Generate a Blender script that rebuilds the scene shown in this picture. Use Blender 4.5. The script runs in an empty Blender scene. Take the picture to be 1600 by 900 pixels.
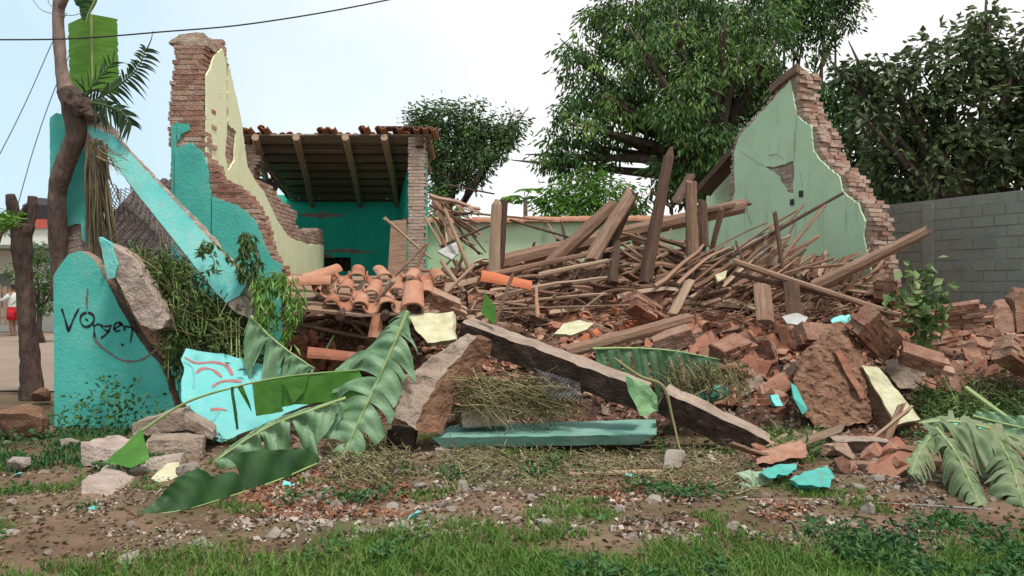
import bpy, bmesh, math, random
import numpy as np
from mathutils import Vector, Matrix, noise
from mathutils.geometry import tessellate_polygon

random.seed(7); np.random.seed(7)
R = math.radians
C = bpy.context.scene
COL = C.collection

# ------------------------------------------------------------------ camera
F = 1300.0            # focal length in pixels of the 1600 px wide photograph
HC = 1.6              # eye height
cam_d = bpy.data.cameras.new('camera'); cam = bpy.data.objects.new('camera', cam_d); COL.objects.link(cam)
cam.location = (0, 0, HC); cam.rotation_euler = (R(90), 0, 0)
cam_d.sensor_width = 36.0; cam_d.lens = 36.0*F/1600.0; cam_d.clip_start = 0.05; cam_d.clip_end = 1500
C.camera = cam

# ------------------------------------------------------------------ sky, sun, exposure
SUN_EL, SUN_AZ = 68.0, 148.0       # azimuth clockwise from +Y (the view direction)
w = bpy.data.worlds.new('World'); C.world = w; w.use_nodes = True
nt = w.node_tree; nt.nodes.clear()
out = nt.nodes.new('ShaderNodeOutputWorld'); bg = nt.nodes.new('ShaderNodeBackground')
sky = nt.nodes.new('ShaderNodeTexSky'); sky.sky_type = 'NISHITA'; sky.sun_disc = False
sky.sun_elevation = R(SUN_EL); sky.sun_rotation = R(SUN_AZ)
tc = nt.nodes.new('ShaderNodeTexCoord')
nz = nt.nodes.new('ShaderNodeTexNoise'); nz.inputs['Scale'].default_value = 1.6; nz.inputs['Detail'].default_value = 5
nt.links.new(tc.outputs['Generated'], nz.inputs['Vector'])
sp = nt.nodes.new('ShaderNodeSeparateXYZ'); nt.links.new(tc.outputs['Generated'], sp.inputs[0])
ma = nt.nodes.new('ShaderNodeMath'); ma.operation = 'MULTIPLY_ADD'; ma.inputs[1].default_value = 0.9
nt.links.new(sp.outputs['X'], ma.inputs[0]); nt.links.new(nz.outputs['Fac'], ma.inputs[2])
cr = nt.nodes.new('ShaderNodeValToRGB')
cr.color_ramp.elements[0].position = 0.12; cr.color_ramp.elements[0].color = (0.58, 0.76, 0.86, 1)
cr.color_ramp.elements[1].position = 0.62; cr.color_ramp.elements[1].color = (1.0, 0.985, 0.95, 1)
nt.links.new(ma.outputs[0], cr.inputs[0])
sc = nt.nodes.new('ShaderNodeVectorMath'); sc.operation = 'SCALE'; sc.inputs['Scale'].default_value = 10.0
nt.links.new(cr.outputs[0], sc.inputs[0])
mx = nt.nodes.new('ShaderNodeMix'); mx.data_type = 'RGBA'; mx.inputs[0].default_value = 0.88
nt.links.new(sky.outputs[0], mx.inputs[6]); nt.links.new(sc.outputs[0], mx.inputs[7])
nt.links.new(mx.outputs[2], bg.inputs['Color']); bg.inputs['Strength'].default_value = 0.082
nt.links.new(bg.outputs[0], out.inputs['Surface'])
sd = bpy.data.lights.new('sun', 'SUN'); so = bpy.data.objects.new('sun', sd); COL.objects.link(so)
sd.energy = 2.3; sd.angle = R(11); sd.color = (1.0, 0.96, 0.90)
_d = Vector((math.sin(R(SUN_AZ))*math.cos(R(SUN_EL)), math.cos(R(SUN_AZ))*math.cos(R(SUN_EL)), math.sin(R(SUN_EL))))
so.rotation_euler = _d.to_track_quat('Z', 'Y').to_euler()
C.view_settings.view_transform = 'Standard'; C.view_settings.look = 'None'
C.view_settings.exposure = 0.58; C.view_settings.gamma = 1.0; C.view_settings.use_curve_mapping = False
C.render.engine = 'CYCLES'

# ------------------------------------------------------------------ helpers
def P(u, v, Y):                       # a point on the sight line of a photo pixel, Y metres into the scene
    return Vector(((u-800)/F*Y, Y, HC+(450-v)/F*Y))
def D(du, dv, dY=0.0):                # a direction given as right / down / away
    return Vector((du, dY, -dv)).normalized()
def rnd(a, b): return random.uniform(a, b)
def gs(s): return random.gauss(0, s)

WLOC = {}
def tag(o, label=None, cat=None, group=None, kind=None):
    if label: o['label'] = label
    if cat: o['category'] = cat
    if group: o['group'] = group
    if kind: o['kind'] = kind
    return o
def thing(name, label, cat, loc=(0, 0, 0), group=None):
    o = bpy.data.objects.new(name, None); COL.objects.link(o); o.location = loc; o.empty_display_size = .2
    WLOC[o.name] = Vector(loc)
    return tag(o, label, cat, group)

class MB:
    def __init__(self): self.v = []; self.f = []; self.m = []; self.a = []
    def add(self, vs, fs, mi=0, a=0.0):
        n = len(self.v); self.v += [tuple(x) for x in vs]
        self.f += [tuple(i+n for i in f) for f in fs]; self.m += [mi]*len(fs); self.a += [a]*len(vs)
    def hexa(self, c8, mi=0):         # 4 bottom + 4 top corners
        self.add(c8, [(3,2,1,0),(4,5,6,7),(0,1,5,4),(1,2,6,5),(2,3,7,6),(3,0,4,7)], mi)
    def box(self, o, ax, ay, az, mi=0):   # corner + three edge vectors
        o = Vector(o)
        self.hexa([o, o+ax, o+ax+ay, o+ay, o+az, o+ax+az, o+ax+ay+az, o+ay+az], mi)
    def tube(self, pts, rad, n=6, mi=0, a=0.0, cap=True):
        pts = [Vector(p) for p in pts]
        if not hasattr(rad, '__len__'): rad = [rad]*len(pts)
        rings = []; ref = Vector((0.31, 0.2, 0.93))
        for i, p in enumerate(pts):
            t = (pts[min(i+1, len(pts)-1)]-pts[max(i-1, 0)]).normalized()
            r = ref if abs(t.dot(ref)) < .95 else Vector((1, 0, 0))
            x = t.cross(r).normalized(); y = t.cross(x)
            rings.append([p+(x*math.cos(2*math.pi*k/n)+y*math.sin(2*math.pi*k/n))*rad[i] for k in range(n)])
        vs = [q for r in rings for q in r]; fs = []
        for i in range(len(pts)-1):
            for k in range(n):
                k2 = (k+1) % n; fs.append((i*n+k, i*n+k2, (i+1)*n+k2, (i+1)*n+k))
        if cap:
            fs.append(tuple(range(n-1, -1, -1))); fs.append(tuple((len(pts)-1)*n+k for k in range(n)))
        self.add(vs, fs, mi, a)
    def prism(self, front, vec, holes=(), mi=0, ms=None):
        ms = mi if ms is None else ms
        loops = [[Vector(p) for p in front]]+[[Vector(p) for p in h] for h in holes]
        allp = [p for l in loops for p in l]; n = len(allp); vec = Vector(vec)
        tr = tessellate_polygon(loops)
        nn = Vector((0, 0, 0))
        L = loops[0]
        for i in range(len(L)):
            a, b = L[i], L[(i+1) % len(L)]; nn += a.cross(b)
        flip = nn.dot(vec) > 0
        fs, mm = [], []
        for t in tr:
            a, b, c = allp[t[0]], allp[t[1]], allp[t[2]]
            cw = (b-a).cross(c-a).dot(vec) > 0
            fs.append((t[2], t[1], t[0]) if cw else t); mm.append(mi)
            fs.append((t[0]+n, t[1]+n, t[2]+n) if cw else (t[2]+n, t[1]+n, t[0]+n)); mm.append(ms)
        k = 0
        for l in loops:
            m = len(l)
            for i in range(m):
                a, b = k+i, k+(i+1) % m
                fs.append((a, b, b+n, a+n) if flip else (b, a, a+n, b+n)); mm.append(ms)
            k += m
        base = len(self.v)
        self.v += [tuple(p) for p in allp]+[tuple(p+vec) for p in allp]
        self.f += [tuple(i+base for i in f) for f in fs]; self.m += mm; self.a += [0.0]*(2*n)
    def build(self, name, mats, parent=None, smooth=False, local=False, attr=False, fixn=False):
        if not isinstance(mats, (list, tuple)): mats = [mats]
        V = np.array(self.v, dtype=np.float64)
        loc = Vector((0, 0, 0))
        if not local:
            loc = Vector(((V[:, 0].min()+V[:, 0].max())/2, (V[:, 1].min()+V[:, 1].max())/2, V[:, 2].min()))
            V = V-np.array(loc)
        me = bpy.data.meshes.new(name); me.from_pydata(V.tolist(), [], self.f)
        for m in mats: me.materials.append(m)
        if len(mats) > 1: me.polygons.foreach_set('material_index', self.m)
        if smooth: me.polygons.foreach_set('use_smooth', [True]*len(self.f))
        if attr:
            at = me.attributes.new('tint', 'FLOAT', 'POINT'); at.data.foreach_set('value', self.a)
        if fixn:
            bm = bmesh.new(); bm.from_mesh(me); bmesh.ops.recalc_face_normals(bm, faces=bm.faces); bm.to_mesh(me); bm.free()
        me.update()
        o = bpy.data.objects.new(name, me); COL.objects.link(o)
        WLOC[o.name] = loc
        if parent is not None:
            o.parent = parent; o.location = loc-WLOC.get(parent.name, Vector((0, 0, 0)))
        else: o.location = loc
        return o

def roughen(o, L=0.08, amp=0.02, scale=6.0, rounds=4, seed=0.0, keep=None):
    """break a mesh's edges down to length L and knock its surface about"""
    me = o.data; bm = bmesh.new(); bm.from_mesh(me)
    bmesh.ops.remove_doubles(bm, verts=bm.verts, dist=1e-5)
    bmesh.ops.triangulate(bm, faces=bm.faces)
    for _ in range(rounds):
        es = [e for e in bm.edges if e.calc_length() > L]
        if not es: break
        bmesh.ops.subdivide_edges(bm, edges=es, cuts=1)
        bmesh.ops.triangulate(bm, faces=bm.faces)
    bm.normal_update()
    for v in bm.verts:
        q = v.co*scale+Vector((seed, seed*1.7, -seed))
        v.co += noise.noise_vector(q)*amp + noise.noise_vector(q*2.7)*amp*.45
    bmesh.ops.recalc_face_normals(bm, faces=bm.faces)
    bm.to_mesh(me); bm.free(); me.update()
    return o

# ------------------------------------------------------------------ materials
def mat(name, cols, scale=3.0, detail=6, rough=.85, bump=.3, bscale=25.0, island=0.0, objr=0.0, spec=.3,
        stain=None, stretch=(1, 1, 1), attr=None, transl=0.0, coat=0.0, bumpd=.02, stain2=None, stain3=None, space='Object'):
    m = bpy.data.materials.new(name); m.use_nodes = True
    t = m.node_tree; t.nodes.clear(); N = t.nodes.new; Lk = t.links.new
    o = N('ShaderNodeOutputMaterial'); b = N('ShaderNodeBsdfPrincipled')
    b.inputs['Roughness'].default_value = rough; b.inputs['Specular IOR Level'].default_value = spec
    tcn = N('ShaderNodeTexCoord'); mp = N('ShaderNodeMapping'); mp.inputs['Scale'].default_value = stretch
    oi = N('ShaderNodeObjectInfo')
    off = N('ShaderNodeMath'); off.operation = 'MULTIPLY'; off.inputs[1].default_value = 37.0
    Lk(oi.outputs['Random'], off.inputs[0]); Lk(off.outputs[0], mp.inputs['Location'])
    Lk(tcn.outputs[space], mp.inputs['Vector'])
    nz = N('ShaderNodeTexNoise'); nz.inputs['Scale'].default_value = scale; nz.inputs['Detail'].default_value = detail
    nz.inputs['Roughness'].default_value = .62
    Lk(mp.outputs[0], nz.inputs['Vector'])
    # stretch the noise's narrow range to the whole ramp
    mr = N('ShaderNodeMapRange'); mr.inputs[1].default_value = .28; mr.inputs[2].default_value = .72
    Lk(nz.outputs['Fac'], mr.inputs[0]); fac = mr.outputs[0]
    def blend(f, src, wgt):
        k = N('ShaderNodeMix'); k.data_type = 'FLOAT'; k.inputs[0].default_value = wgt
        Lk(f, k.inputs[2]); Lk(src, k.inputs[3]); return k.outputs[0]
    if island: g = N('ShaderNodeNewGeometry'); fac = blend(fac, g.outputs['Random Per Island'], island)
    if objr: fac = blend(fac, oi.outputs['Random'], objr)
    if attr:
        an = N('ShaderNodeAttribute'); an.attribute_name = 'tint'; fac = blend(fac, an.outputs['Fac'], attr)
    ramp = N('ShaderNodeValToRGB'); el = ramp.color_ramp.elements
    n = len(cols)
    while len(el) < n: el.new(.5)
    for i, c in enumerate(cols):
        el[i].position = i/(n-1) if n > 1 else 0; el[i].color = (*c, 1)
    Lk(fac, ramp.inputs[0]); col = ramp.outputs[0]
    for st in (stain, stain2, stain3):
        if st:
            sc_, lo, hi, c = st[:4]
            n2 = N('ShaderNodeTexNoise'); n2.inputs['Scale'].default_value = sc_; n2.inputs['Detail'].default_value = 8
            n2.inputs['Roughness'].default_value = .7
            if len(st) > 5:
                mq = N('ShaderNodeMapping'); mq.inputs['Scale'].default_value = st[5]; Lk(mp.outputs[0], mq.inputs['Vector']); Lk(mq.outputs[0], n2.inputs['Vector'])
            else: Lk(mp.outputs[0], n2.inputs['Vector'])
            m2 = N('ShaderNodeMapRange'); m2.inputs[1].default_value = lo; m2.inputs[2].default_value = hi
            m2.inputs[4].default_value = st[4] if len(st) > 4 else 1.0
            Lk(n2.outputs['Fac'], m2.inputs[0])
            k = N('ShaderNodeMix'); k.data_type = 'RGBA'; Lk(m2.outputs[0], k.inputs[0]); Lk(col, k.inputs[6])
            k.inputs[7].default_value = (*c, 1); col = k.outputs[2]
    Lk(col, b.inputs['Base Color'])
    if bump:
        n3 = N('ShaderNodeTexNoise'); n3.inputs['Scale'].default_value = bscale; n3.inputs['Detail'].default_value = 5
        Lk(mp.outputs[0], n3.inputs['Vector'])
        bp = N('ShaderNodeBump'); bp.inputs['Strength'].default_value = bump; bp.inputs['Distance'].default_value = bumpd
        Lk(n3.outputs['Fac'], bp.inputs['Height']); Lk(bp.outputs[0], b.inputs['Normal'])
    sh = b.outputs[0]
    if transl:
        tr = N('ShaderNodeBsdfTranslucent'); ms = N('ShaderNodeMixShader'); ms.inputs[0].default_value = transl
        Lk(col, tr.inputs['Color']); Lk(sh, ms.inputs[1]); Lk(tr.outputs[0], ms.inputs[2]); sh = ms.outputs[0]
    Lk(sh, o.inputs['Surface'])
    return m

M = {}
M['dirt'] = mat('dirt', [(.06, .032, .018), (.115, .066, .039), (.17, .105, .066), (.24, .165, .115)], 1.3, 9, .95, .6, 18,
                stain=(.55, .46, .66, (.075, .09, .032), .75), stain2=(2.6, .56, .72, (.23, .10, .055), .55), bumpd=.04)
M['road'] = mat('road', [(.22, .155, .115), (.29, .215, .165)], .8, 8, .95, .4, 14)
M['debris'] = mat('debris', [(.022, .011, .008), (.062, .030, .020), (.12, .062, .041), (.21, .125, .085)], 7, 9, .95, .8, 30, bumpd=.04)  # soil darkened so its colour carries the shade of the gaps
M['teal'] = mat('teal_paint', [(.055, .375, .315), (.085, .44, .37), (.125, .48, .41)], 2.2, 7, .8, .25, 30,
                stain=(5.0, .56, .72, (.24, .42, .36), .6), stain2=(1.3, .52, .70, (.04, .27, .235), .7), stain3=(3.0, .60, .72, (.13, .16, .12), .55, (2.2, 2.2, .35)), spec=.2, bumpd=.03)
M['teal_pale'] = mat('faded_teal_paint', [(.10, .46, .43), (.17, .52, .48), (.25, .57, .53)], 2.6, 8, .8, .3, 30,
                     stain=(4.0, .54, .72, (.42, .47, .41), .7), stain2=(2.0, .56, .7, (.11, .36, .34), .6), stain3=(9.0, .64, .70, (.33, .27, .22), .8), spec=.2)
M['teal_sky'] = mat('pale_turquoise_paint', [(.13, .47, .45), (.18, .53, .51), (.24, .57, .55)], 2.6, 7, .8, .2, 30,
                    stain=(6.0, .58, .74, (.42, .47, .41), .6), stain2=(2.0, .56, .7, (.11, .36, .33), .6), stain3=(14.0, .66, .72, (.25, .22, .18), .8), spec=.2)
M['teal_deep'] = mat('deep_green_paint', [(.014, .44, .31), (.022, .51, .365), (.04, .55, .40)], 2.2, 7, .8, .25, 30,
                     stain=(4.0, .63, .75, (.2, .25, .2), .5), spec=.2)
M['cream'] = mat('cream_lime_paint', [(.66, .68, .42), (.72, .74, .48), (.76, .77, .54)], 2.0, 7, .85, .25, 25,
                 stain=(3.0, .58, .74, (.5, .44, .3), .55), stain3=(3.0, .58, .74, (.42, .38, .25), .55, (2, 2, .3)), spec=.2)
M['mint'] = mat('pale_green_paint', [(.47, .59, .37), (.53, .655, .42), (.57, .68, .46)], 1.8, 7, .85, .25, 25,
                stain=(2.2, .62, .78, (.30, .36, .21), .5), stain2=(7.0, .62, .74, (.5, .5, .38), .5), stain3=(3.0, .56, .72, (.24, .30, .17), .6, (2, 2, .3)), spec=.2)
M['brick'] = mat('red_brick', [(.17, .072, .05), (.31, .145, .105), (.41, .26, .195), (.50, .40, .33)], 8, 7, .92, .7, 40, island=.62,
                 stain=(9.0, .52, .72, (.46, .36, .29), .75), stain2=(5.0, .56, .72, (.12, .06, .045), .5), bumpd=.03)
M['brick_dust'] = mat('dusty_brick', [(.24, .125, .09), (.36, .22, .165), (.45, .32, .255), (.52, .43, .36)], 8, 7, .92, .7, 40, island=.62,
                      stain=(9.0, .54, .74, (.52, .44, .37), .6), stain2=(5.0, .58, .72, (.2, .10, .075), .6), bumpd=.03)
M['mortar'] = mat('mortar', [(.26, .18, .13), (.40, .30, .23), (.50, .40, .32)], 9, 7, .95, .7, 45)
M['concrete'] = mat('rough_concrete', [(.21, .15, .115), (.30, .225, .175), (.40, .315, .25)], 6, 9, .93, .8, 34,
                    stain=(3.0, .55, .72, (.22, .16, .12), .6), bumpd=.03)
M['pinkcon'] = mat('broken_pinkish_concrete', [(.25, .18, .145), (.37, .285, .24), (.47, .39, .335)], 6, 9, .93, .8, 34,
                   stain=(3.0, .58, .72, (.28, .19, .14), .5), bumpd=.03)
M['darkcon'] = mat('dark_brown_concrete', [(.028, .016, .011), (.052, .031, .022), (.09, .058, .042)], 7, 9, .95, .9, 38,
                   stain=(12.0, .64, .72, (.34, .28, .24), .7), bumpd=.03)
M['adobe'] = mat('brown_adobe', [(.13, .064, .038), (.20, .105, .065), (.29, .17, .11)], 5, 9, .95, .9, 28,
                 stain=(9.0, .60, .72, (.40, .30, .22), .6), bumpd=.03)
M['stone'] = mat('pale_stone', [(.19, .15, .12), (.29, .24, .20), (.42, .365, .32)], 6, 8, .95, .7, 30, objr=.4)
M['limeslab'] = mat('yellow_lime_plaster', [(.36, .32, .19), (.50, .46, .29), (.57, .55, .39)], 6, 8, .9, .5, 30, stain=(5, .6, .75, (.30, .22, .14), .8))
M['wood'] = mat('weathered_wood', [(.08, .04, .025), (.195, .108, .07), (.305, .185, .125), (.42, .29, .21)], 3.0, 8, .9, .6, 14,
                stretch=(1, 11, 11), objr=.4, bumpd=.03, stain=(6.0, .52, .68, (.05, .026, .017), .7), stain2=(2.5, .58, .7, (.40, .31, .24), .5))
M['wood_dark'] = mat('old_dark_wood', [(.035, .02, .015), (.075, .043, .03), (.13, .08, .058)], 3.0, 8, .9, .6, 14, stretch=(1, 11, 11), objr=.3)
M['wood_pale'] = mat('raw_wood', [(.24, .15, .095), (.35, .235, .155), (.44, .32, .23)], 3.0, 8, .9, .5, 14, stretch=(1, 11, 11), objr=.3)
M['wood_rust'] = mat('rusty_brown_wood', [(.075, .04, .028), (.14, .08, .055), (.22, .135, .098)], 3.0, 8, .9, .7, 14, stretch=(1, 11, 11), objr=.3, bumpd=.03, stain=(6.0, .52, .68, (.045, .022, .015), .7))
M['cane'] = mat('dry_cane', [(.055, .025, .015), (.18, .094, .06), (.31, .185, .122), (.47, .35, .255)], 2.0, 7, .85, .4, 20, stretch=(1, 6, 6), objr=.7)
M['tile'] = mat('clay_tile', [(.13, .05, .031), (.32, .12, .068), (.40, .19, .115), (.42, .30, .22)], 5, 8, .88, .5, 34, objr=.55,
                stain=(4.0, .56, .72, (.36, .28, .22), .6), stain2=(7.0, .60, .74, (.09, .055, .04), .6))
M['tile_new'] = mat('bright_clay_tile', [(.42, .115, .05), (.50, .16, .075)], 5, 7, .85, .4, 30, objr=.3, stain=(5, .62, .76, (.4, .3, .22), .4))
M['bark'] = mat('bark', [(.05, .033, .027), (.10, .066, .053), (.17, .12, .098)], 5, 9, .95, 1.0, 22, stretch=(1, 1, .25), bumpd=.05)
M['bark_pale'] = mat('pale_bark', [(.15, .105, .085), (.23, .165, .135), (.31, .24, .20)], 5, 9, .95, .9, 22, stretch=(1, 1, .3), bumpd=.04)
M['block'] = mat('grey_block', [(.235, .218, .175), (.275, .258, .212), (.32, .30, .25)], 4, 8, .95, .5, 40, island=.35,
                 stain=(.9, .55, .75, (.11, .115, .095), .6))
M['blockmortar'] = mat('grey_mortar', [(.27, .252, .21), (.33, .31, .262)], 6, 6, .95, .5, 40)
M['white'] = mat('white_wall', [(.66, .63, .56), (.75, .72, .65)], 2, 6, .85, .15)
M['redband'] = mat('red_paint', [(.45, .08, .06), (.55, .12, .09)], 3, 5, .8, .15)
M['black'] = mat('black_plastic', [(.02, .02, .022), (.035, .035, .037)], 3, 4, .5, .05)
M['grey'] = mat('grey_render', [(.16, .18, .15), (.22, .235, .20)], 2, 6, .9, .3)
M['rooftile'] = mat('dark_tile_roof', [(.035, .026, .025), (.065, .048, .045), (.10, .075, .068)], 4, 8, .9, .6, 20, island=.5)
M['void'] = mat('unlit_dark', [(.012, .01, .009), (.02, .016, .013)], 4, 4, 1, .1)  # near-black colour for the darkness of an unlit interior, not applied anywhere
M['paint_black'] = mat('black_marker', [(.015, .014, .02), (.03, .026, .034)], 9, 4, .7, 0)
M['paint_brown'] = mat('brown_scrawl', [(.13, .12, .10), (.19, .15, .12)], 9, 4, .8, 0)
M['paint_red'] = mat('red_brown_scrawl', [(.36, .12, .11), (.42, .20, .18)], 14, 4, .8, 0)
M['paint_teal'] = mat('blue_grey_scrawl', [(.13, .36, .38), (.2, .43, .44)], 14, 4, .8, 0)
M['wire'] = mat('grey_wire', [(.16, .165, .17), (.24, .245, .25)], 9, 3, .5, 0)
M['rustwire'] = mat('rusty_wire', [(.12, .09, .08), (.22, .18, .16)], 9, 3, .6, 0)
M['metal'] = mat('pale_sheet_metal', [(.30, .29, .27), (.46, .45, .43)], 5, 5, .5, .1)
M['bagteal'] = mat('turquoise_plastic', [(.10, .50, .46), (.30, .68, .62)], 8, 5, .4, .3)
# plants
def leafmat(name, cols, transl=.25, rough=.55, spec=.35, attr=.6, scale=6):
    return mat(name, cols, scale, 4, rough, 0, attr=attr, transl=transl, spec=spec)
M['leaf_mango'] = leafmat('mango_leaves', [(.022, .052, .016), (.058, .125, .03), (.11, .20, .04), (.26, .38, .06)], .18)
M['leaf_broad'] = leafmat('broad_dark_leaves', [(.024, .04, .016), (.066, .095, .034), (.12, .16, .058), (.22, .265, .11)], .18)
M['leaf_mid'] = leafmat('mid_green_leaves', [(.02, .055, .018), (.045, .11, .026), (.085, .175, .036), (.17, .28, .05)], .22)
M['leaf_far'] = leafmat('small_tree_leaves', [(.026, .056, .02), (.062, .115, .036), (.11, .185, .052), (.20, .29, .085)], .2)
M['leaf_lime'] = leafmat('bright_shrub_leaves', [(.04, .11, .014), (.085, .20, .025), (.15, .31, .04), (.24, .42, .06)], .25)
M['banana_blue'] = mat('banana_leaf_blue_green', [(.10, .195, .09), (.16, .28, .145), (.26, .385, .23)], 4, 6, .5, .3, 30, transl=.15, spec=.4, stretch=(1, 1, 1),
                       stain=(2.2, .56, .72, (.13, .25, .07), .6), stain2=(3.2, .64, .72, (.22, .15, .07), .8), stain3=(9.0, .60, .74, (.05, .11, .05), .5))
M['banana_green'] = mat('banana_leaf_fresh_green', [(.05, .16, .018), (.075, .22, .025), (.11, .29, .04)], 3, 5, .45, .25, 26, transl=.35, spec=.4)
M['banana_dark'] = mat('banana_leaf_dark', [(.012, .045, .012), (.022, .07, .018), (.035, .10, .024)], 3, 5, .5, .25, 26, transl=.15, spec=.35)
M['banana_dry'] = mat('banana_leaf_wilting', [(.06, .09, .038), (.12, .17, .075), (.20, .245, .13), (.21, .15, .075)], 3, 6, .6, .35, 24, transl=.15, spec=.3, stain=(2.6, .58, .7, (.16, .10, .05), .8))
M['midrib'] = mat('pale_midrib', [(.17, .25, .075), (.27, .35, .13), (.37, .42, .21)], 4, 4, .5, .1)
M['palm_dark'] = mat('palm_frond', [(.014, .032, .014), (.028, .055, .02), (.05, .085, .03)], 5, 4, .55, 0, transl=.15)
M['drygrass'] = mat('dry_grass', [(.05, .042, .02), (.13, .115, .05), (.24, .215, .10), (.36, .32, .17)], 3, 4, .8, 0, island=.75)
M['thatch'] = mat('brown_strands', [(.05, .034, .022), (.11, .08, .048), (.17, .14, .075), (.22, .21, .11)], 3, 4, .85, 0, island=.75)
M['olive'] = mat('cut_weeds', [(.028, .05, .016), (.075, .13, .036), (.14, .21, .06), (.24, .30, .11)], 3, 4, .75, 0, island=.75, transl=.12)
M['sprig'] = mat('fresh_sprig', [(.05, .13, .02), (.10, .23, .035), (.17, .33, .06), (.26, .42, .11)], 3, 4, .55, 0, island=.75, transl=.25)
M['sprig_dull'] = mat('drooping_leaves', [(.03, .06, .018), (.07, .12, .035), (.12, .19, .055)], 3, 4, .6, 0, island=.75, transl=.2)
M['weed'] = mat('weed_leaves', [(.018, .06, .02), (.04, .115, .03), (.075, .165, .045)], 3, 4, .6, 0, island=.75, transl=.15)
M['grass'] = mat('grass_blades', [(.05, .11, .016), (.085, .175, .028), (.13, .235, .042), (.24, .28, .095)], .9, 4, .7, 0, island=.6, transl=.25)
M['sapling'] = mat('sapling_leaves', [(.04, .07, .022), (.09, .15, .045), (.16, .23, .075), (.32, .36, .18)], 3, 4, .55, 0, island=.75, transl=.2)
M['skin'] = mat('skin', [(.25, .13, .08), (.32, .17, .11)], 3, 3, .6, 0)
M['shirt'] = mat('white_cloth', [(.55, .57, .55), (.68, .70, .68)], 3, 3, .9, .1)
M['shorts'] = mat('red_cloth', [(.50, .015, .03), (.60, .025, .04)], 3, 3, .9, .1)
M['hair'] = mat('black_hair', [(.01, .008, .007), (.02, .016, .014)], 3, 3, .7, 0)
# ------------------------------------------------------------------ terrain
def lerp_tab(x, tab):
    if x <= tab[0][0]: return tab[0][1]
    for (a, b), (c, d) in zip(tab, tab[1:]):
        if x <= c: return b+(d-b)*(x-a)/(c-a)
    return tab[-1][1]
ZR = [(-4.6, 0), (-4.2, .5), (-3.6, 1.2), (-2.6, 1.45), (-1.6, 1.6), (-.5, 1.8), (.3, 1.85), (1, 1.95), (2, 2.05), (3, 2.0), (4, 1.8),
      (5, 1.55), (6, 1.3), (7, 1.2), (8, 1.12), (10, .95)]
YF = [(-4.6, 10.3), (-3.6, 9.9), (-2.6, 9.6), (-1.2, 9.35), (-.6, 8.9), (.5, 8.8), (2.2, 8.75), (3, 8.65), (4.2, 8.7), (5, 9.1), (6, 9.35), (7, 9.5), (10, 9.4)]
YR = [(-4, 13.2), (4, 13.2), (5.5, 12.2), (6.5, 11.9), (10, 11.6)]
def sm(t):
    t = max(0, min(1, t)); return t*t*(3-2*t)
def H(x, y):
    yf, yr, zr = lerp_tab(x, YF), lerp_tab(x, YR), lerp_tab(x, ZR)
    if y < yf: return -0.12
    t = (y-yf)/(yr-yf)
    z = zr*(.55*sm(t)+.45*min(1, t)) if t < 1 else zr*(1-.35*sm((y-yr)/5))
    n = noise.noise(Vector((x*.9, y*.9, 3)))*.16+noise.noise(Vector((x*2.6, y*2.6, 9)))*.09
    z = max(-0.12, z-.05+n*min(1, max(0, t)*5))
    k = sm((x+3.0)/.3)*sm((-1.45-x)/.3)*sm((12.4-y)/.5)
    return z*(1-k)+min(z, .16+.25*n)*k
def G(x, y):
    b = noise.noise(Vector((x*.5, y*.5, 1)))*.05+noise.noise(Vector((x*1.9, y*1.9, 5)))*.022
    e = sm((14-math.hypot(x, y-8))/6)
    return b*e
def ground_at(x, y): return max(G(x, y), H(x, y))
def hit(u, v, y0=4.0, y1=24.0):
    Y = y0
    while Y < y1:
        p = P(u, v, Y)
        if p.z <= ground_at(p.x, p.y): return p
        Y += .03
    return None
def gp(u, v):                      # where a pixel's sight line meets flat ground
    Y = HC*F/(v-450); p = P(u, v, Y); return Vector((p.x, p.y, G(p.x, p.y)))

xs = np.concatenate([[-400, -150, -70, -35, -20, -15], np.arange(-11.5, 11.6, .115), [15, 20, 35, 70, 150, 400]])
ys = np.concatenate([[-60, -20, -5, 0, 2], np.arange(3.0, 15.0, .115), [16, 18, 21, 26, 35, 60, 120, 300, 700]])
vs = []
for y in ys:
    for x in xs:
        z = G(x, y)+noise.noise(Vector((x*6, y*6, 2)))*.012
        vs.append((x, y, z))
nx = len(xs)
fs = [(j*nx+i, j*nx+i+1, (j+1)*nx+i+1, (j+1)*nx+i) for j in range(len(ys)-1) for i in range(nx-1)]
g = MB(); g.add(vs, fs); go = g.build('ground', M['dirt'], smooth=True, local=True); tag(go, kind='structure')

xs = np.arange(-4.8, 10.0, .07); ys = np.arange(8.4, 17.6, .07); vs = []
for y in ys:
    for x in xs:
        z = H(x, y)
        if z > 0: z += noise.noise(Vector((x*5, y*5, 2)))*.05+noise.noise(Vector((x*13, y*13, 7)))*.025
        vs.append((x, y, z))
nx = len(xs)
fs = [(j*nx+i, j*nx+i+1, (j+1)*nx+i+1, (j+1)*nx+i) for j in range(len(ys)-1) for i in range(nx-1)]
g = MB(); g.add(vs, fs); mo = g.build('rubble_mound', M['debris'], local=True)
tag(mo, kind='stuff')

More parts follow.
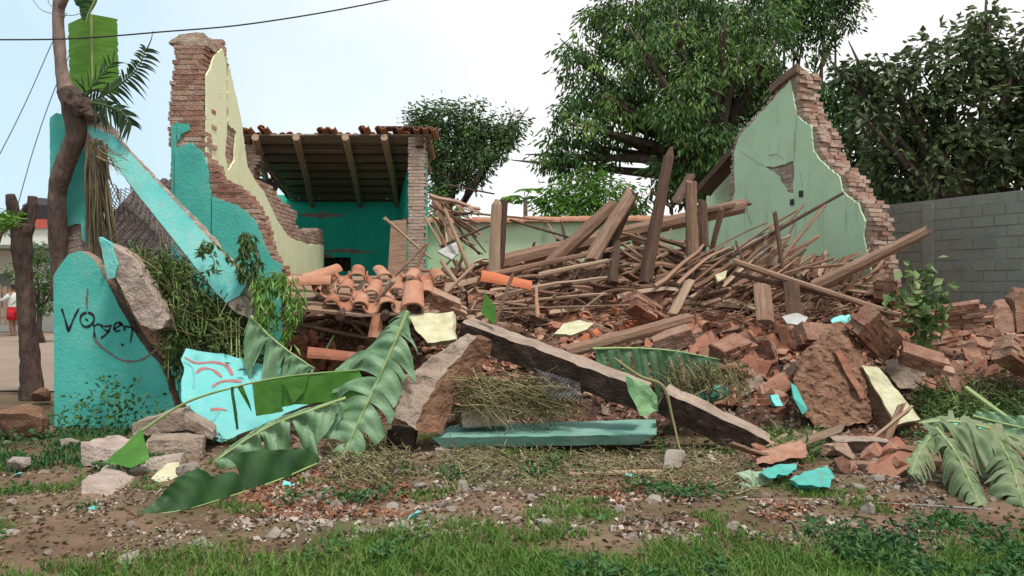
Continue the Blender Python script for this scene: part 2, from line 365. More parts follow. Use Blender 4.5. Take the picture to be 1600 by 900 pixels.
g = MB()
rp = [(-30, 14), (-9.2, 13.0), (-7.0, 12.6), (-6.5, 13.4), (-7.6, 17), (-13, 30), (-20, 48), (-40, 48)]
def in_poly(x, y):
    c = False
    for (x0, y0), (x1, y1) in zip(rp, rp[1:]+rp[:1]):
        if (y0 > y) != (y1 > y) and x < (x1-x0)*(y-y0)/(y1-y0)+x0: c = not c
    return c
ids = {}
def rv(i, j):
    if (i, j) not in ids:
        x, y = -32+i*.3, 12.4+j*.4; ids[(i, j)] = len(g.v)
        x += noise.noise(Vector((x*2, y*2, 4)))*.15; y += noise.noise(Vector((x*2, y*2, 8)))*.15
        g.v.append((x, y, G(x, y)+.022)); g.a.append(0.0)
    return ids[(i, j)]
for j in range(88):
    for i in range(88):
        if in_poly(-31.85+i*.3, 12.6+j*.4): g.f.append((rv(i, j), rv(i+1, j), rv(i+1, j+1), rv(i, j+1))); g.m.append(0)
ro = g.build('dirt_road', M['road'], local=True, fixn=True); tag(ro, kind='structure')

M['brick_pale'] = mat('pale_dusty_brick', [(.36, .25, .19), (.46, .34, .27), (.54, .44, .37)], 8, 7, .92, .7, 40, island=.5, bumpd=.02)
# ------------------------------------------------------------------ wall toolkit
class Wall:
    def __init__(self, a, b):                    # ground points, a = left end as seen
        self.a = Vector((*a, 0)); self.b = Vector((*b, 0)); self.d = (self.b-self.a).normalized()
        self.n = Vector((self.d.y, -self.d.x, 0))    # towards the viewer when a is left
    def sz(self, u, v):
        c = Vector((0, 0, HC)); d = Vector(((u-800)/F, 1, (450-v)/F))
        t = (self.a-c).dot(self.n)/d.dot(self.n); p = c+d*t
        return ((p-self.a).dot(self.d), p.z)
    def poly(self, px): return [self.sz(*q) for q in px]
    def pt(self, s, z, off=0.0): return self.a+self.d*s+self.n*off+Vector((0, 0, z))
def ragged(poly, step=.07, amp=.02, seed=0, clean=()):
    o = []
    for i, a in enumerate(poly):
        b = poly[(i+1) % len(poly)]
        L = math.hypot(b[0]-a[0], b[1]-a[1]); n = max(1, int(L/step))
        if i in clean: o.append(a); continue
        for k in range(n):
            t = k/n; x, z = a[0]+(b[0]-a[0])*t, a[1]+(b[1]-a[1])*t
            q = Vector((x*4, z*4, seed))
            j = noise.noise_vector(q)*amp*1.2+noise.noise_vector(q*4)*amp*.9+noise.noise_vector(q*11)*amp*.8
            o.append((x+j.x, z+j.y))
    return o
def spans(poly, z):
    xs = []
    for i, a in enumerate(poly):
        b = poly[(i+1) % len(poly)]
        if (a[1] <= z) != (b[1] <= z): xs.append(a[0]+(b[0]-a[0])*(z-a[1])/(b[1]-a[1]))
    xs.sort(); return list(zip(xs[0::2], xs[1::2]))
def brickwork(W, poly, thick, jl=.05, jr=.05, course=.068, blen=.24, rng=None, off=0.0):
    rng = rng or random.Random(3)
    mb = MB(); z0 = min(p[1] for p in poly); z1 = max(p[1] for p in poly); k = 0; z = max(0, z0)
    nl = max(1, round(thick/.15)); lt = thick/nl
    while z+course*.5 < z1:
        for s0, s1 in spans(poly, z+course*.5):
            if s1-s0 < .05: continue
            mb.box(W.pt(s0+.03, z, off-.014), W.d*max(.03, s1-s0-.06), -W.n*(thick-.028), Vector((0, 0, course*1.0)), 1)
            for l in range(nl):
                a = s0+rng.uniform(-jl, jl*.6); e = s1+rng.uniform(-jr*.6, jr)
                s = a-(k % 2)*blen*.5-rng.uniform(0, .04)
                while s < e:
                    b0, b1 = max(s, a), min(s+blen-.012, e)
                    if b1-b0 > .035:
                        h = course-.016+rng.uniform(-.003, .003); o = off-l*lt+(rng.uniform(-.012, .002) if l == 0 else -.006)
                        t = lt-.01; dz = rng.uniform(-.003, .003)
                        mb.box(W.pt(b0, z+.008+dz, o), W.d*(b1-b0), -W.n*t+W.d*rng.uniform(-.012, .012), Vector((0, 0, h)), 0)
                    s += blen
        z += course; k += 1
    return mb
def plaster(W, poly, off=0.0, t=.022, amp=.02, seed=0, holes=(), clean=(), mb=None):
    mb = mb or MB()
    pp = [W.pt(s, z, off+t) for s, z in ragged(poly, .035, amp, seed, clean)]
    hh = [[W.pt(s, z, off+t) for s, z in ragged(h, .06, amp, seed+2)] for h in holes]
    mb.prism(pp, -W.n*t, hh); return mb

# ------------------------------------------------------------------ ruined left corner of the house (facade stub + side wall)
W1 = Wall((-4.6, 11.0), (-2.9, 11.0))
t1 = thing('ruined_corner', 'tall broken corner wall of red brick with turquoise front and cream inner side', 'ruined wall', (-4.1, 11.2, 0))
bp = W1.poly([(268, 640), (269, 245), (263, 185), (265, 150), (271, 118), (272, 68), (284, 52), (319, 52), (319, 105), (323, 245), (336, 258),
              (344, 278), (374, 292), (398, 318), (414, 362), (429, 402), (440, 416), (440, 640)])
brickwork(W1, bp, .34, .035, .03).build('brickwork', [M['brick'], M['mortar']], t1)
cp = W1.poly([(263, 68), (269, 62), (288, 52), (318, 50), (324, 56), (322, 70), (290, 70)])
mb = MB(); mb.prism([W1.pt(s, z, .0) for s, z in ragged(cp, .06, .012, 5)], -W1.n*.40)
roughen(mb.build('mortar_cap', M['mortar'], t1), .06, .014)
mb = plaster(W1, W1.poly([(276, 641), (276, 232), (300, 224), (318, 238), (326, 262), (331, 300), (331, 641)]), .0, .06, .012, 3, clean=(0, 5, 6))
mb.build('front_plaster', M['teal'], t1)
mb = plaster(W1, W1.poly([(268, 641), (268, 196), (276, 194), (276, 641)]), .0, .012, .006, 5, clean=(0, 2, 3))
plaster(W1, W1.poly([(277, 192), (296, 194), (297, 204), (285, 210), (277, 224)]), .0, .02, .012, 9, mb=mb)
plaster(W1, W1.poly([(331.5, 641), (331.5, 306), (345, 312), (362, 316), (386, 330), (402, 352), (413, 380), (424, 404), (440, 414), (440, 641)]), .0, .03, .014, 6, clean=(0, 8, 9), mb=mb)
mb.build('front_plaster', M['teal'], t1)
# side wall, running back from the front
W2 = Wall((-4.06, 11.34), (-4.06, 17.9))
bp = W2.poly([(326, 640), (322, 108), (333, 78), (352, 60), (357, 100), (375, 180), (386, 260), (402, 280), (422, 290), (444, 315), (466, 333), (462, 352),
              (478, 362), (506, 357), (505, 500)])
bp[0] = (0.0, 0.0); bp[1] = (0.0, bp[1][1]); bp[-1] = (6.5, 0.0)
brickwork(W2, bp, .34, .02, .07).build('brickwork', [M['brick_dust'], M['mortar']], t1)
hole = W2.poly([(350.5, 92), (353.5, 92), (355, 195), (366, 205), (364, 250), (354, 268), (349, 240), (352.5, 195)])
cpoly = W2.poly([(316, 112), (334, 86), (345, 76), (350, 92), (357, 108), (374, 184), (385, 262), (396, 282), (410, 300), (425, 330), (434, 350), (452, 372),
                 (480, 382), (504, 384), (504, 460)])
cpoly = [(-.335, 0.0), (-.335, 4.42)]+cpoly[1:-1]+[(6.5, 0.0)]
plaster(W2, cpoly, 0, .025, .015, 8, holes=[hole], clean=(0, len(cpoly)-1)).build('inner_plaster', M['cream'], t1)

# ------------------------------------------------------------------ surviving roofed room at the back
t2 = thing('roofed_room', 'surviving room with green back wall and sagging tile roof on rafters', 'ruined house', (-4, 19, 0))
W3 = Wall((-7.2, 21.0), (-2.3, 21.0))
bwp = W3.poly([(390, 480), (390, 290), (645, 290), (645, 480)])
win = W3.poly([(505, 402), (548, 402), (548, 424), (505, 424)])
mb = MB(); mb.prism([W3.pt(s, z) for s, z in [(0, 0), (0, 3.95), (5.0, 3.95), (5.0, 0)]], -W3.n*.3, [[W3.pt(s, z) for s, z in win]])
bwall = mb.build('back_wall', M['teal_deep'], t2); WLOC[bwall.name] = bwall.location+Vector((-4, 19, 0))
mb = MB()
for (a, b, h) in ((466, 542, 337), (505, 590, 393), (500, 520, 399)):
    pl = W3.poly([(a, h-2), ((a+b)/2, h-4), (b, h), ((a+b)/2+10, h+3), (a+8, h+2)])
    mb.prism([W3.pt(s, z, .012) for s, z in ragged(pl, .05, .03, h)], -W3.n*.03)
mb.build('bare_plaster_patch', M['concrete'], t2)
mb = MB(); mb.box(W3.pt(win[0][0]-.1, win[2][1]-.1, -.9), W3.d*1.0, W3.n*.55, Vector((0, 0, .6))); mb.build('window_recess', M['wood_dark'], bwall)
for k in range(4):
    mb = MB(); mb.box(W3.pt(win[0][0]+.1+k*.16, win[2][1], -.12), W3.d*.03, W3.n*.03, Vector((0, 0, .36))); mb.build('window_bar', M['wood_dark'], bwall)
# partition with its brick end towards us
pf, pb = P(638, 450, 17.0), P(622, 450, 21.0)
W4 = Wall((pb.x, pb.y), (pf.x, pf.y))
W4.n = Vector((-W4.d.y, W4.d.x, 0)) if Vector((-W4.d.y, W4.d.x, 0)).x < 0 else W4.n
Wd = Wall((pf.x, 17.0), (pf.x+.36, 17.0))
bp = Wd.poly([(638, 480), (638, 214), (664, 214), (664, 480)]); bp[0] = (0, 0); bp[3] = (bp[3][0], 0)
mb = brickwork(Wd, bp, .3, .012, .025)
mb.build('brick_pier', [M['brick_pale'], M['mortar']], t2)
mb = MB(); wv = Vector((.34, .06, 0))
a, b = Vector((pf.x, 17.5, 0)), Vector((pb.x, 21.0, 0))
mb.hexa([a, a+wv, b+wv, b, a+Vector((0, 0, 4.4)), a+wv+Vector((0, 0, 4.4)), b+wv+Vector((0, 0, 3.8)), b+Vector((0, 0, 3.8))])
mb.build('partition_wall', M['teal_deep'], t2)
# left remnant of the room
mb = MB(); a = P(388, 450, 17.6); mb.box((a.x-.5, 17.7, 0), Vector((.5, 0, 0)), Vector((-.3, 3.4, 0)), Vector((0, 0, 3.7))); mb.build('side_wall', M['teal_deep'], t2)
Wl = Wall((P(384, 0, 17.3).x, 17.3), (P(402, 0, 17.3).x, 17.3))
brickwork(Wl, [(-.25, 2.6), (-.25, 4.6), (.25, 4.55), (.2, 4.1), (.1, 3.4), (.02, 2.6)], .4, .06, .09, rng=random.Random(12)).build('broken_side_end', [M['brick'], M['mortar']], t2)
# roof: rafters, battens, tiles
def roofpt(x, t, dz=0): return Vector((x, 16.9+4.2*t, 4.63-0.97*t+dz))
xl, xr = P(392, 0, 17).x, P(671, 0, 17).x
for i, u in enumerate((404, 467, 543, 603)):
    x0, x1 = P(u, 0, 17).x, P(u+(0 if i else 12), 0, 21).x+(.25 if i else 0)
    m = MB(); a, b = roofpt(x0, -.03, -.02), roofpt(x1*.9+x0*.1, 1, -.02)
    m.tube([a, (a+b)/2+Vector((.03, 0, -.03)), b], [.075, .07, .065], 7); m.build('rafter', M['wood_pale'], t2)
m = MB(); n = 17
rr = random.Random(5)
for k in range(n):
    t = .02+k/n*.98
    if k in (12, 13): t += .012
    a, b = roofpt(xl-.15+rr.uniform(-.1, .1), t, .10), roofpt(xr+.06-.8*t, t, .10)
    y = Vector((0, .20*rr.uniform(.85, 1.1), -.046)); z = Vector((0, .006, .028))
    mid = (a+b)/2+Vector((0, 0, rr.uniform(-.02, .02)))
    m.box(a, mid-a, y, z); m.box(mid, b-mid, y, z)
m.build('ceiling_boards', mat('grey_boards', [(.15, .12, .085), (.25, .205, .15), (.34, .285, .215)], 3.0, 8, .9, .5, 14, stretch=(1, 9, 9), island=.4), t2)
m = MB()
for k in range(9):
    t = .12+k*.115
    a, b = roofpt(xl, t, .06), roofpt(xr-.8*t, t, .06); m.tube([a, (a+b)/2, b], .022, 5)
m.build('battens', M['wood_dark'], t2)
def halftile(m, p, ax, side, up, L=.42, r0=.105, r1=.085, inv=False, mi=0, arc=math.pi, n=7, th=.013):
    ri = []
    for e, (q, r) in enumerate(((p, r0), (p+ax*L, r1))):
        for rad in (r, r-th):
            for k in range(n+1):
                a = arc*(k/n)+(math.pi-arc)/2
                ri.append(q+side*math.cos(a)*rad+(up if not inv else -up)*math.sin(a)*rad*.85)
    w = n+1; f = []
    O0, I0, O1, I1 = 0, w, 2*w, 3*w
    for k in range(n):
        f += [(O0+k, O0+k+1, O1+k+1, O1+k), (I0+k+1, I0+k, I1+k, I1+k+1), (O0+k+1, O0+k, I0+k, I0+k+1), (O1+k, O1+k+1, I1+k+1, I1+k)]
    f += [(O0, O1, I1, I0), (O0+n, I0+n, I1+n, O1+n)]
    m.add(ri, f, mi)
m = MB(); ax = Vector((0, 1, -.23)).normalized(); up = Vector((0, .23, 1)).normalized(); sd_ = Vector((1, 0, 0))
x = xl-.25; c = 0
while x < xr+.08:
    for k in range(11):
        t = -.035+k*.094+rr.uniform(-.012, .012)
        if x > xr+.05-.8*max(0, t): continue
        if k == 0 and rr.random() < .62: continue
        halftile(m, roofpt(x+rr.uniform(-.02, .02), t+(rr.uniform(0, .035) if k == 0 else 0), .15+rr.uniform(0, .03)), ax, sd_, up, .46, .082, .07)
        if k < 10: halftile(m, roofpt(x+.085, t, .19), ax, sd_, up, .46, .07, .082, True)
    x += .17
m.build('roof_tiles', M['tile'], t2, fixn=True)
m = MB(); a, b = roofpt(P(598, 0, 17).x, -.02, .20), roofpt(P(662, 0, 17).x, -.02, .20); m.box(a, b-a, Vector((0, .2, -.05)), Vector((0, 0, .025))); m.build('ridge_board', M['wood_rust'], t2)
m = MB(); a = P(648, 228, 16.9); m.box(a+Vector((.02, -.06, 0)), Vector((.15, 0, 0)), Vector((0, .6, -.12)), Vector((0, 0, .2))); m.build('beam_end', M['wood_rust'], t2)
# the board leaning in the room
m = MB(); a, b = hit(607, 430) or P(607, 430, 15), P(611, 346, 16.4)
m.hexa([P(605, 440, 16.2), P(634, 440, 16.2), P(634, 440, 16.28), P(605, 440, 16.28), P(611, 345, 16.6), P(635, 343, 16.6), P(635, 343, 16.68), P(611, 345, 16.68)])
tag(m.build('wooden_door', M['wood'], fixn=True), 'plain brown wooden door standing against the brick pier of the roofed room', 'door')

# ------------------------------------------------------------------ right gable wall
W5 = Wall((3.63, 16.0), (5.49, 12.0))
t5 = thing('broken_gable_wall', 'triangular pale green gable wall with stepped broken brick edge', 'ruined wall', (4.6, 14, 0))
bp = W5.poly([(1095, 470), (1100, 425), (1108, 332), (1134, 322), (1141, 300), (1143, 240), (1151, 210), (1200, 158), (1237, 112), (1246, 112), (1248, 150), (1258, 178), (1276, 205),
              (1286, 240), (1302, 262), (1322, 280), (1330, 303), (1352, 322), (1364, 350), (1362, 372), (1370, 410), (1374, 470)])
bp = [(bp[0][0], 0)]+bp+[(bp[-1][0], 0)]
brickwork(W5, bp, .46, .03, .07, course=.07, rng=random.Random(9)).build('brickwork', [M['brick_dust'], M['mortar']], t5)
pp = W5.poly([(1097, 470), (1102, 425), (1112, 336), (1142, 326), (1150, 300), (1149, 240), (1155, 216), (1200, 166), (1235, 126), (1240, 150), (1246, 180), (1268, 196), (1272, 236),
              (1290, 256), (1313, 276), (1319, 300), (1343, 318), (1354, 345), (1351, 366), (1360, 410), (1366, 470)])
pp = [(pp[0][0], 0)]+pp+[(pp[-1][0], 0)]
hole = W5.poly([(1196, 259), (1214, 262), (1242, 251), (1243, 302), (1232, 299), (1218, 276)])
plaster(W5, pp, 0, .03, .018, 11, holes=[hole], clean=(0, len(pp)-2, len(pp)-1)).build('plaster', M['mint'], t5)
m = MB()
for pts in ([(1244, 205), (1243, 252)], [(1244, 305), (1246, 345), (1244, 400)], [(1160, 236), (1180, 250), (1196, 259)], [(1203, 242), (1216, 240), (1226, 250)], [(1168, 320), (1176, 350)],
            [(1252, 270), (1256, 290)]):
    q = [W5.pt(*W5.sz(*p), .031) for p in pts]
    for a, b in zip(q, q[1:]): m.tube([a, (a+b)/2+Vector((rnd(-.02, .02), 0, rnd(-.02, .02))), b], .006, 4)
m.build('crack', M['mortar'], t5)
for (u, v) in ((1255, 303), (1241, 316)):
    m = MB(); s, z = W5.sz(u, v); m.box(W5.pt(s-.05, z-.05, .028), W5.d*.08, W5.n*.02, Vector((0, 0, .1))); m.build('switch_box', M['black'], t5)
# back panel left of the break, its eave, and the ridge eave
W6 = Wall((3.0, 16.8), (3.95, 15.8))
pq = W6.poly([(1092, 440), (1092, 306), (1142, 246), (1144, 440)])
m = MB(); m.prism([W6.pt(s, z, -.25) for s, z in pq], -W6.n*.3); m.build('rear_panel', M['mint'], t5)
def eave(u0, v0, Y0, u1, v1, Y1, w, mt, name, par):
    a, b = P(u0, v0, Y0), P(u1, v1, Y1); m = MB()
    m.box(a, b-a, Vector((.35, .45, -.02)), Vector((0, 0, w))); o = m.build(name, mt, par); return roughen(o, .15, .015, 4)
eave(1090, 300, 15.7, 1146, 236, 15.2, .13, M['wood_dark'], 'eave_board', t5)
eave(1202, 146, 14.2, 1244, 112, 13.6, .14, M['wood'], 'eave_board', t5)
# grey doorway panel
m = MB(); a = W5.sz(1186, 430); b = W5.sz(1220, 362)
m.box(W5.pt(a[0], a[1], .032), W5.d*(b[0]-a[0]), W5.n*.03, Vector((0, 0, b[1]-a[1]))); m.build('door_panel', M['grey'], t5)

# ------------------------------------------------------------------ low green wall at the back
W7 = Wall((-2.35, 18.05), (3.9, 17.2))
t7 = thing('low_green_wall', 'long low pale green wall across the back, capped with clay tiles', 'wall', (1, 17.6, 0))
m = MB(); m.box(W7.pt(0, 0), W7.d*6.3, -W7.n*.25, Vector((0, 0, 3.0))); m.build('plaster', M['mint'], t7)
m = MB(); s = 0
while s < 6.3:
    L = rr.uniform(.38, .46); halftile(m, W7.pt(s, 2.99+rr.uniform(-.01, .015), .02), W7.d, W7.n, Vector((0, 0, 1)), L, .15, .13); s += L-.04
m.build('tile_coping', M['tile'], t7, fixn=True)

# ------------------------------------------------------------------ grey block wall on the right
W8 = Wall((5.2, 17.8), (9.0, 9.2))
t8 = thing('block_wall', 'grey concrete block boundary wall on the right', 'wall', (7, 13.5, 0))
rb = random.Random(4)
mb = brickwork(W8, [(0, 0), (0, 3.0), (9.3, 3.0), (9.3, 0)], .15, 0, 0, course=.17, blen=.38, rng=rb)
mb.build('blockwork', [M['block'], M['blockmortar']], t8)
s, z = W8.sz(1450, 330)
m = MB(); m.box(W8.pt(s-.1, 0, .012), W8.d*.2, -W8.n*.17, Vector((0, 0, 3.01))); m.build('concrete_column', M['blockmortar'], t8)

# ------------------------------------------------------------------ turquoise wall stub by the road, with its writing
t9 = thing('turquoise_wall_stub', 'turquoise plastered wall stub with black lettering and a scrawled circle', 'ruined wall', (-4.5, 9.6, 0))
W9 = Wall((-5.3, 9.45), (-3.7, 9.45))
lp = W9.poly([(85, 690), (83, 432), (92, 418), (106, 398), (124, 393), (142, 402), (155, 416), (168, 442), (186, 478), (206, 512), (230, 548), (252, 572), (266, 610), (276, 650), (274, 690)])
mb = MB(); mb.prism([W9.pt(s, z, 0) for s, z in ragged(lp, .06, .012, 4, clean=(0, 14))], -W9.n*.2, ms=1)
mb.build('plaster', [M['teal'], M['concrete']], t9)
W10 = Wall((-5.6, 10.05), (-3.9, 10.05))
m = MB(); m.prism([W10.pt(s, z) for s, z in ragged(W10.poly([(77, 430), (78, 184), (88, 176), (104, 180), (132, 196), (133, 352), (118, 350), (104, 354), (104, 430)]), .07, .008, 7)], -W10.n*.28, ms=1)
m.build('column', [M['teal'], M['concrete']], t9)
m = MB(); m.prism([W10.pt(s, z, -.04) for s, z in ragged(W10.poly([(100, 470), (102, 345), (134, 345), (146, 400), (160, 470)]), .06, .02, 8)], -W10.n*.2)
roughen(m.build('bare_core', M['pinkcon'], t9), .07, .02, 8)
m = MB(); m.prism([W10.pt(s, z, .03) for s, z in W10.poly([(128, 345), (133, 345), (134, 378), (130, 374)])], -W10.n*.05); m.build('plaster_strip', M['teal_pale'], t9)
def ribbon(W, strokes, width, off, name, mt, par, th=.003):
    m = MB()
    for st in strokes:
        q = [Vector((*W.sz(u, v), 0)) for u, v in st]
        # smooth the stroke
        pts = []
        for i in range(len(q)-1):
            a, b, c, d = q[max(i-1, 0)], q[i], q[i+1], q[min(i+2, len(q)-1)]
            for k in range(5):
                t = k/5; pts.append(.5*((2*b)+(c-a)*t+(2*a-5*b+4*c-d)*t*t+(3*b-a-3*c+d)*t**3))
        pts.append(q[-1])
        L, Rr = [], []; n_ = len(pts)
        for i, p in enumerate(pts):
            t = pts[min(i+1, len(pts)-1)]-pts[max(i-1, 0)]
            nn = Vector((-t.y, t.x, 0)); nn = nn.normalized() if nn.length > 1e-9 else Vector((0, 1, 0))
            wd = width*.5*(1+.75*noise.noise(Vector((p.x*11, p.y*11, 1)))+.4*noise.noise(Vector((p.x*40, p.y*40, 1))))*(.55 if i in (0, n_-1) else 1)
            L.append(p+nn*wd); Rr.append(p-nn*wd)
        vs = [W.pt(p.x, p.y, off+th) for p in L]+[W.pt(p.x, p.y, off+th) for p in Rr]
        n = len(pts)
        m.add(vs, [(i, i+n, i+n+1, i+1) for i in range(n-1)])
    return m.build(name, mt, par, fixn=False)
K = lambda L: [(80+x/6, 460+y/6) for x, y in L]
letters = [K([(98, 130), (128, 220), (162, 350)]), K([(262, 130), (215, 220), (162, 350)]),
           K([(335, 168), (285, 195), (275, 250), (310, 300), (360, 295), (400, 250), (395, 195), (345, 168)]), K([(318, 225), (345, 245), (332, 232)]),
           K([(400, 280), (405, 340), (408, 410)]), K([(400, 300), (440, 280), (480, 295), (520, 300), (570, 290)]), K([(470, 300), (500, 330), (545, 350)]), K([(560, 300), (530, 360), (465, 412)]),
           K([(580, 330), (630, 300), (660, 275), (620, 265), (590, 300), (610, 345), (650, 335)]), K([(640, 270), (690, 310), (680, 340)]), K([(680, 300), (740, 305), (780, 330), (825, 352)]),
           K([(772, 240), (762, 330), (742, 455)]), K([(658, 466), (674, 474), (666, 480)]), K([(810, 340), (795, 360)])]
ribbon(W9, letters, .024, .001, 'lettering', M['paint_black'], t9)
ribbon(W9, [K([(345, -60), (335, 60), (340, 140)]), K([(405, 400), (450, 470), (540, 540), (650, 610), (760, 628), (860, 605), (950, 545), (1000, 480), (1025, 390)])], .02, .0035, 'scrawled_circle', M['paint_brown'], t9)

# ------------------------------------------------------------------ far left: street side
t = thing('white_house', 'small white house with red parapet across the dirt road', 'house', (-19, 31, 0))
m = MB(); m.box((-24, 30, 0), Vector((8.5, 0, 0)), Vector((0, 5, 0)), Vector((0, 0, 3.75))); m.build('wall', M['white'], t)
m = MB(); m.box((-24.05, 29.9, 3.75), Vector((8.6, 0, 0)), Vector((0, 5.2, 0)), Vector((0, 0, .32))); m.build('red_parapet', M['redband'], t)
m = MB(); m.box((-24, 28.3, 2.95), Vector((8.6, 0, 0)), Vector((0, 1.7, 0)), Vector((0, 0, .12))); m.build('porch_roof', M['grey'], t)
m = MB(); m.box((-19.6, 29.97, .9), Vector((1.5, 0, 0)), Vector((0, -.03, 0)), Vector((0, 0, 1.2))); m.build('window', M['grey'], t)
for x in (-23.9, -20.0, -15.6):
    m = MB(); m.box((x, 28.4, 0), Vector((.18, 0, 0)), Vector((0, .18, 0)), Vector((0, 0, 2.95))); m.build('porch_post', M['grey'], t)
m = MB(); c = P(64, 350, 32); m.tube([(c.x, 32, 4.0), (c.x, 32, 4.75), (c.x, 32, 4.95), (c.x, 32, 5.05)], [.62, .62, .35, .2], 16)
tag(m.build('water_tank', M['black']), 'black plastic water tank on the white house', 'water tank')
# plank gate by the person
m = MB()
for k in range(7):
    x = -17.7+k*.2; m.box((x, 27.95, .35), Vector((.13, 0, 0)), Vector((0, .03, 0)), Vector((0, 0, 1.3+.03*(k % 3))))
m.box((-17.75, 27.99, .55), Vector((1.45, 0, 0)), Vector((0, .05, 0)), Vector((0, 0, .09))); m.box((-17.75, 27.99, 1.45), Vector((1.45, 0, 0)), Vector((0, .05, 0)), Vector((0, 0, .12)))
for x in (-17.8, -16.4): m.box((x, 28.0, 0), Vector((.1, 0, 0)), Vector((0, .1, 0)), Vector((0, 0, 1.8)))
tag(m.build('plank_fence', M['wood_pale']), 'short weathered plank fence beside the person across the road', 'fence')
# neighbour shed with dark tiled roof
t = thing('tiled_shed', 'neighbouring shed with dark brown tiled roof seen behind the wire netting', 'shed', (-7.4, 17, 0))
m = MB(); m.box((-7.8, 15.5, 0), Vector((2.5, 0, 0)), Vector((0, 3, 0)), Vector((0, 0, 2.2))); m.build('wall', M['adobe'], t)
m = MB(); x = -7.95
while x < -5.1:
    for k in range(9):
        y0 = 15.1+k*.33; z0 = 2.05+k*.205
        halftile(m, Vector((x, y0, z0)), Vector((0, .85, .53)).normalized(), Vector((1, 0, 0)), Vector((0, -.53, .85)).normalized(), .46, .1, .085, n=5)
    x += .19
m.add([(-8.0, 15.0, 2.0), (-5.0, 15.0, 2.0), (-5.0, 18.1, 3.92), (-8.0, 18.1, 3.92)], [(0, 1, 2, 3)])
m.build('roof', M['rooftile'], t)
# ------------------------------------------------------------------ landmarks used in labels
LM = [((565, 450), 'by the row of curved roof tiles'), ((775, 390), 'around the short upright board'), ((650, 400), 'below the brick pier of the roofed room'),
      ((930, 380), 'under the long sloping roof beam'), ((1030, 370), 'at the foot of the tallest pointed post'), ((1150, 400), 'among the splayed canes left of the gable wall'),
      ((1240, 400), 'in front of the pale green gable wall'), ((1350, 420), 'beside the thick log poking out right'), ((1435, 490), 'around the leafy sapling'),
      ((1520, 490), 'along the foot of the grey block wall'), ((1570, 560), 'at the right edge of the heap'), ((1460, 590), 'between the sapling and the lime-faced slab'),
      ((1300, 540), 'around the big brown adobe block'), ((1180, 520), 'on the slope left of the adobe block'), ((1080, 520), 'behind the lower end of the broken beam'),
      ((960, 500), 'behind the middle of the long dark beam'), ((850, 480), 'behind the peak of the two leaning beams'), ((730, 450), 'above the yellowish plaster slab'),
      ((530, 560), 'in the hollow behind the banana leaves'), ((1240, 730), 'at the foot of the heap by the turquoise fragments'), ((900, 730), 'on the dirt in front of the turquoise slab'),
      ((640, 760), 'on the dirt below the big banana leaf'), ((180, 760), 'on the verge near the turquoise wall stub'), ((1120, 790), 'on the verge beside the limp pale leaf'),
      ((1400, 820), 'in the grass at lower right'), ((850, 840), 'in the grass at the bottom edge'), ((420, 820), 'in the grass at lower left'), ((1180, 640), 'by the dark hollow under the adobe block'),
      ((1500, 740), 'among the wilted leaves at right'), ((300, 700), 'below the scrawled turquoise slab'), ((1280, 470), 'under the long pole in front of the gable')]
def near(u, v): return min(LM, key=lambda l: (l[0][0]-u)**2+2.2*(l[0][1]-v)**2)[1]
def pix(p): return (800+F*p.x/p.y, 450-F*(p.z-HC)/p.y)

# ------------------------------------------------------------------ prototypes of the loose pieces
def chip_brick(i):
    r = random.Random(100+i)
    L, W_, Hh = (.27, .13, .058) if i % 4 else (.15, .13, .06)
    m = MB(); m.box((-L/2, -W_/2, -Hh/2), Vector((L, 0, 0)), Vector((0, W_, 0)), Vector((0, 0, Hh)))
    o = m.build('broken_brick', M['brick_loose'], local=True)
    bm = bmesh.new(); bm.from_mesh(o.data)
    for k in range(2+i % 3):            # knock corners off
        c = Vector((r.choice((-1, 1))*L/2, r.choice((-1, 1))*W_/2, r.choice((-1, 1))*Hh/2))
        n = Vector((c.x/L*r.uniform(.4, 1.2), c.y/W_*r.uniform(.4, 1.2), c.z/Hh*r.uniform(.2, 1))).normalized()
        g_ = bm.verts[:]+bm.edges[:]+bm.faces[:]
        res = bmesh.ops.bisect_plane(bm, geom=g_, plane_co=c-n*r.uniform(.015, .05), plane_no=n, clear_outer=True)
        ed = [e for e in bm.edges if e.is_boundary]
        if ed: bmesh.ops.holes_fill(bm, edges=ed)
    bm.to_mesh(o.data); bm.free()
    roughen(o, .06, .006, 14, 3, i)
    return o
M['brick_loose'] = mat('loose_brick', [(.12, .044, .027), (.27, .108, .066), (.36, .178, .118), (.45, .32, .24)], 6, 7, .93, .8, 36, objr=.65,
                       stain=(8.0, .54, .72, (.42, .30, .22), .7), bumpd=.015)
M['rubble'] = mat('mortar_rubble', [(.12, .055, .035), (.225, .115, .075), (.32, .20, .14), (.43, .325, .25)], 7, 8, .95, .9, 34, objr=.6,
                  stain=(6.0, .56, .72, (.16, .075, .05), .6), bumpd=.02)
def rock_mesh(i, name, mt, flat=1.0, L=.09, amp=.03, angular=True):
    r = random.Random(300+i); bm = bmesh.new()
    for k in range(11 if angular else 22):
        v = Vector((r.gauss(0, 1), r.gauss(0, 1), r.gauss(0, 1))).normalized()*r.uniform(.75, 1.0)*.5
        bm.verts.new((v.x, v.y*.85, v.z*flat))
    bmesh.ops.convex_hull(bm, input=bm.verts)
    for v in [v for v in bm.verts if not v.link_faces]: bm.verts.remove(v)
    me = bpy.data.meshes.new(name); bm.to_mesh(me); bm.free(); me.materials.append(mt)
    o = bpy.data.objects.new(name, me); COL.objects.link(o)
    return roughen(o, L*1.6, amp, 5, 3, i)
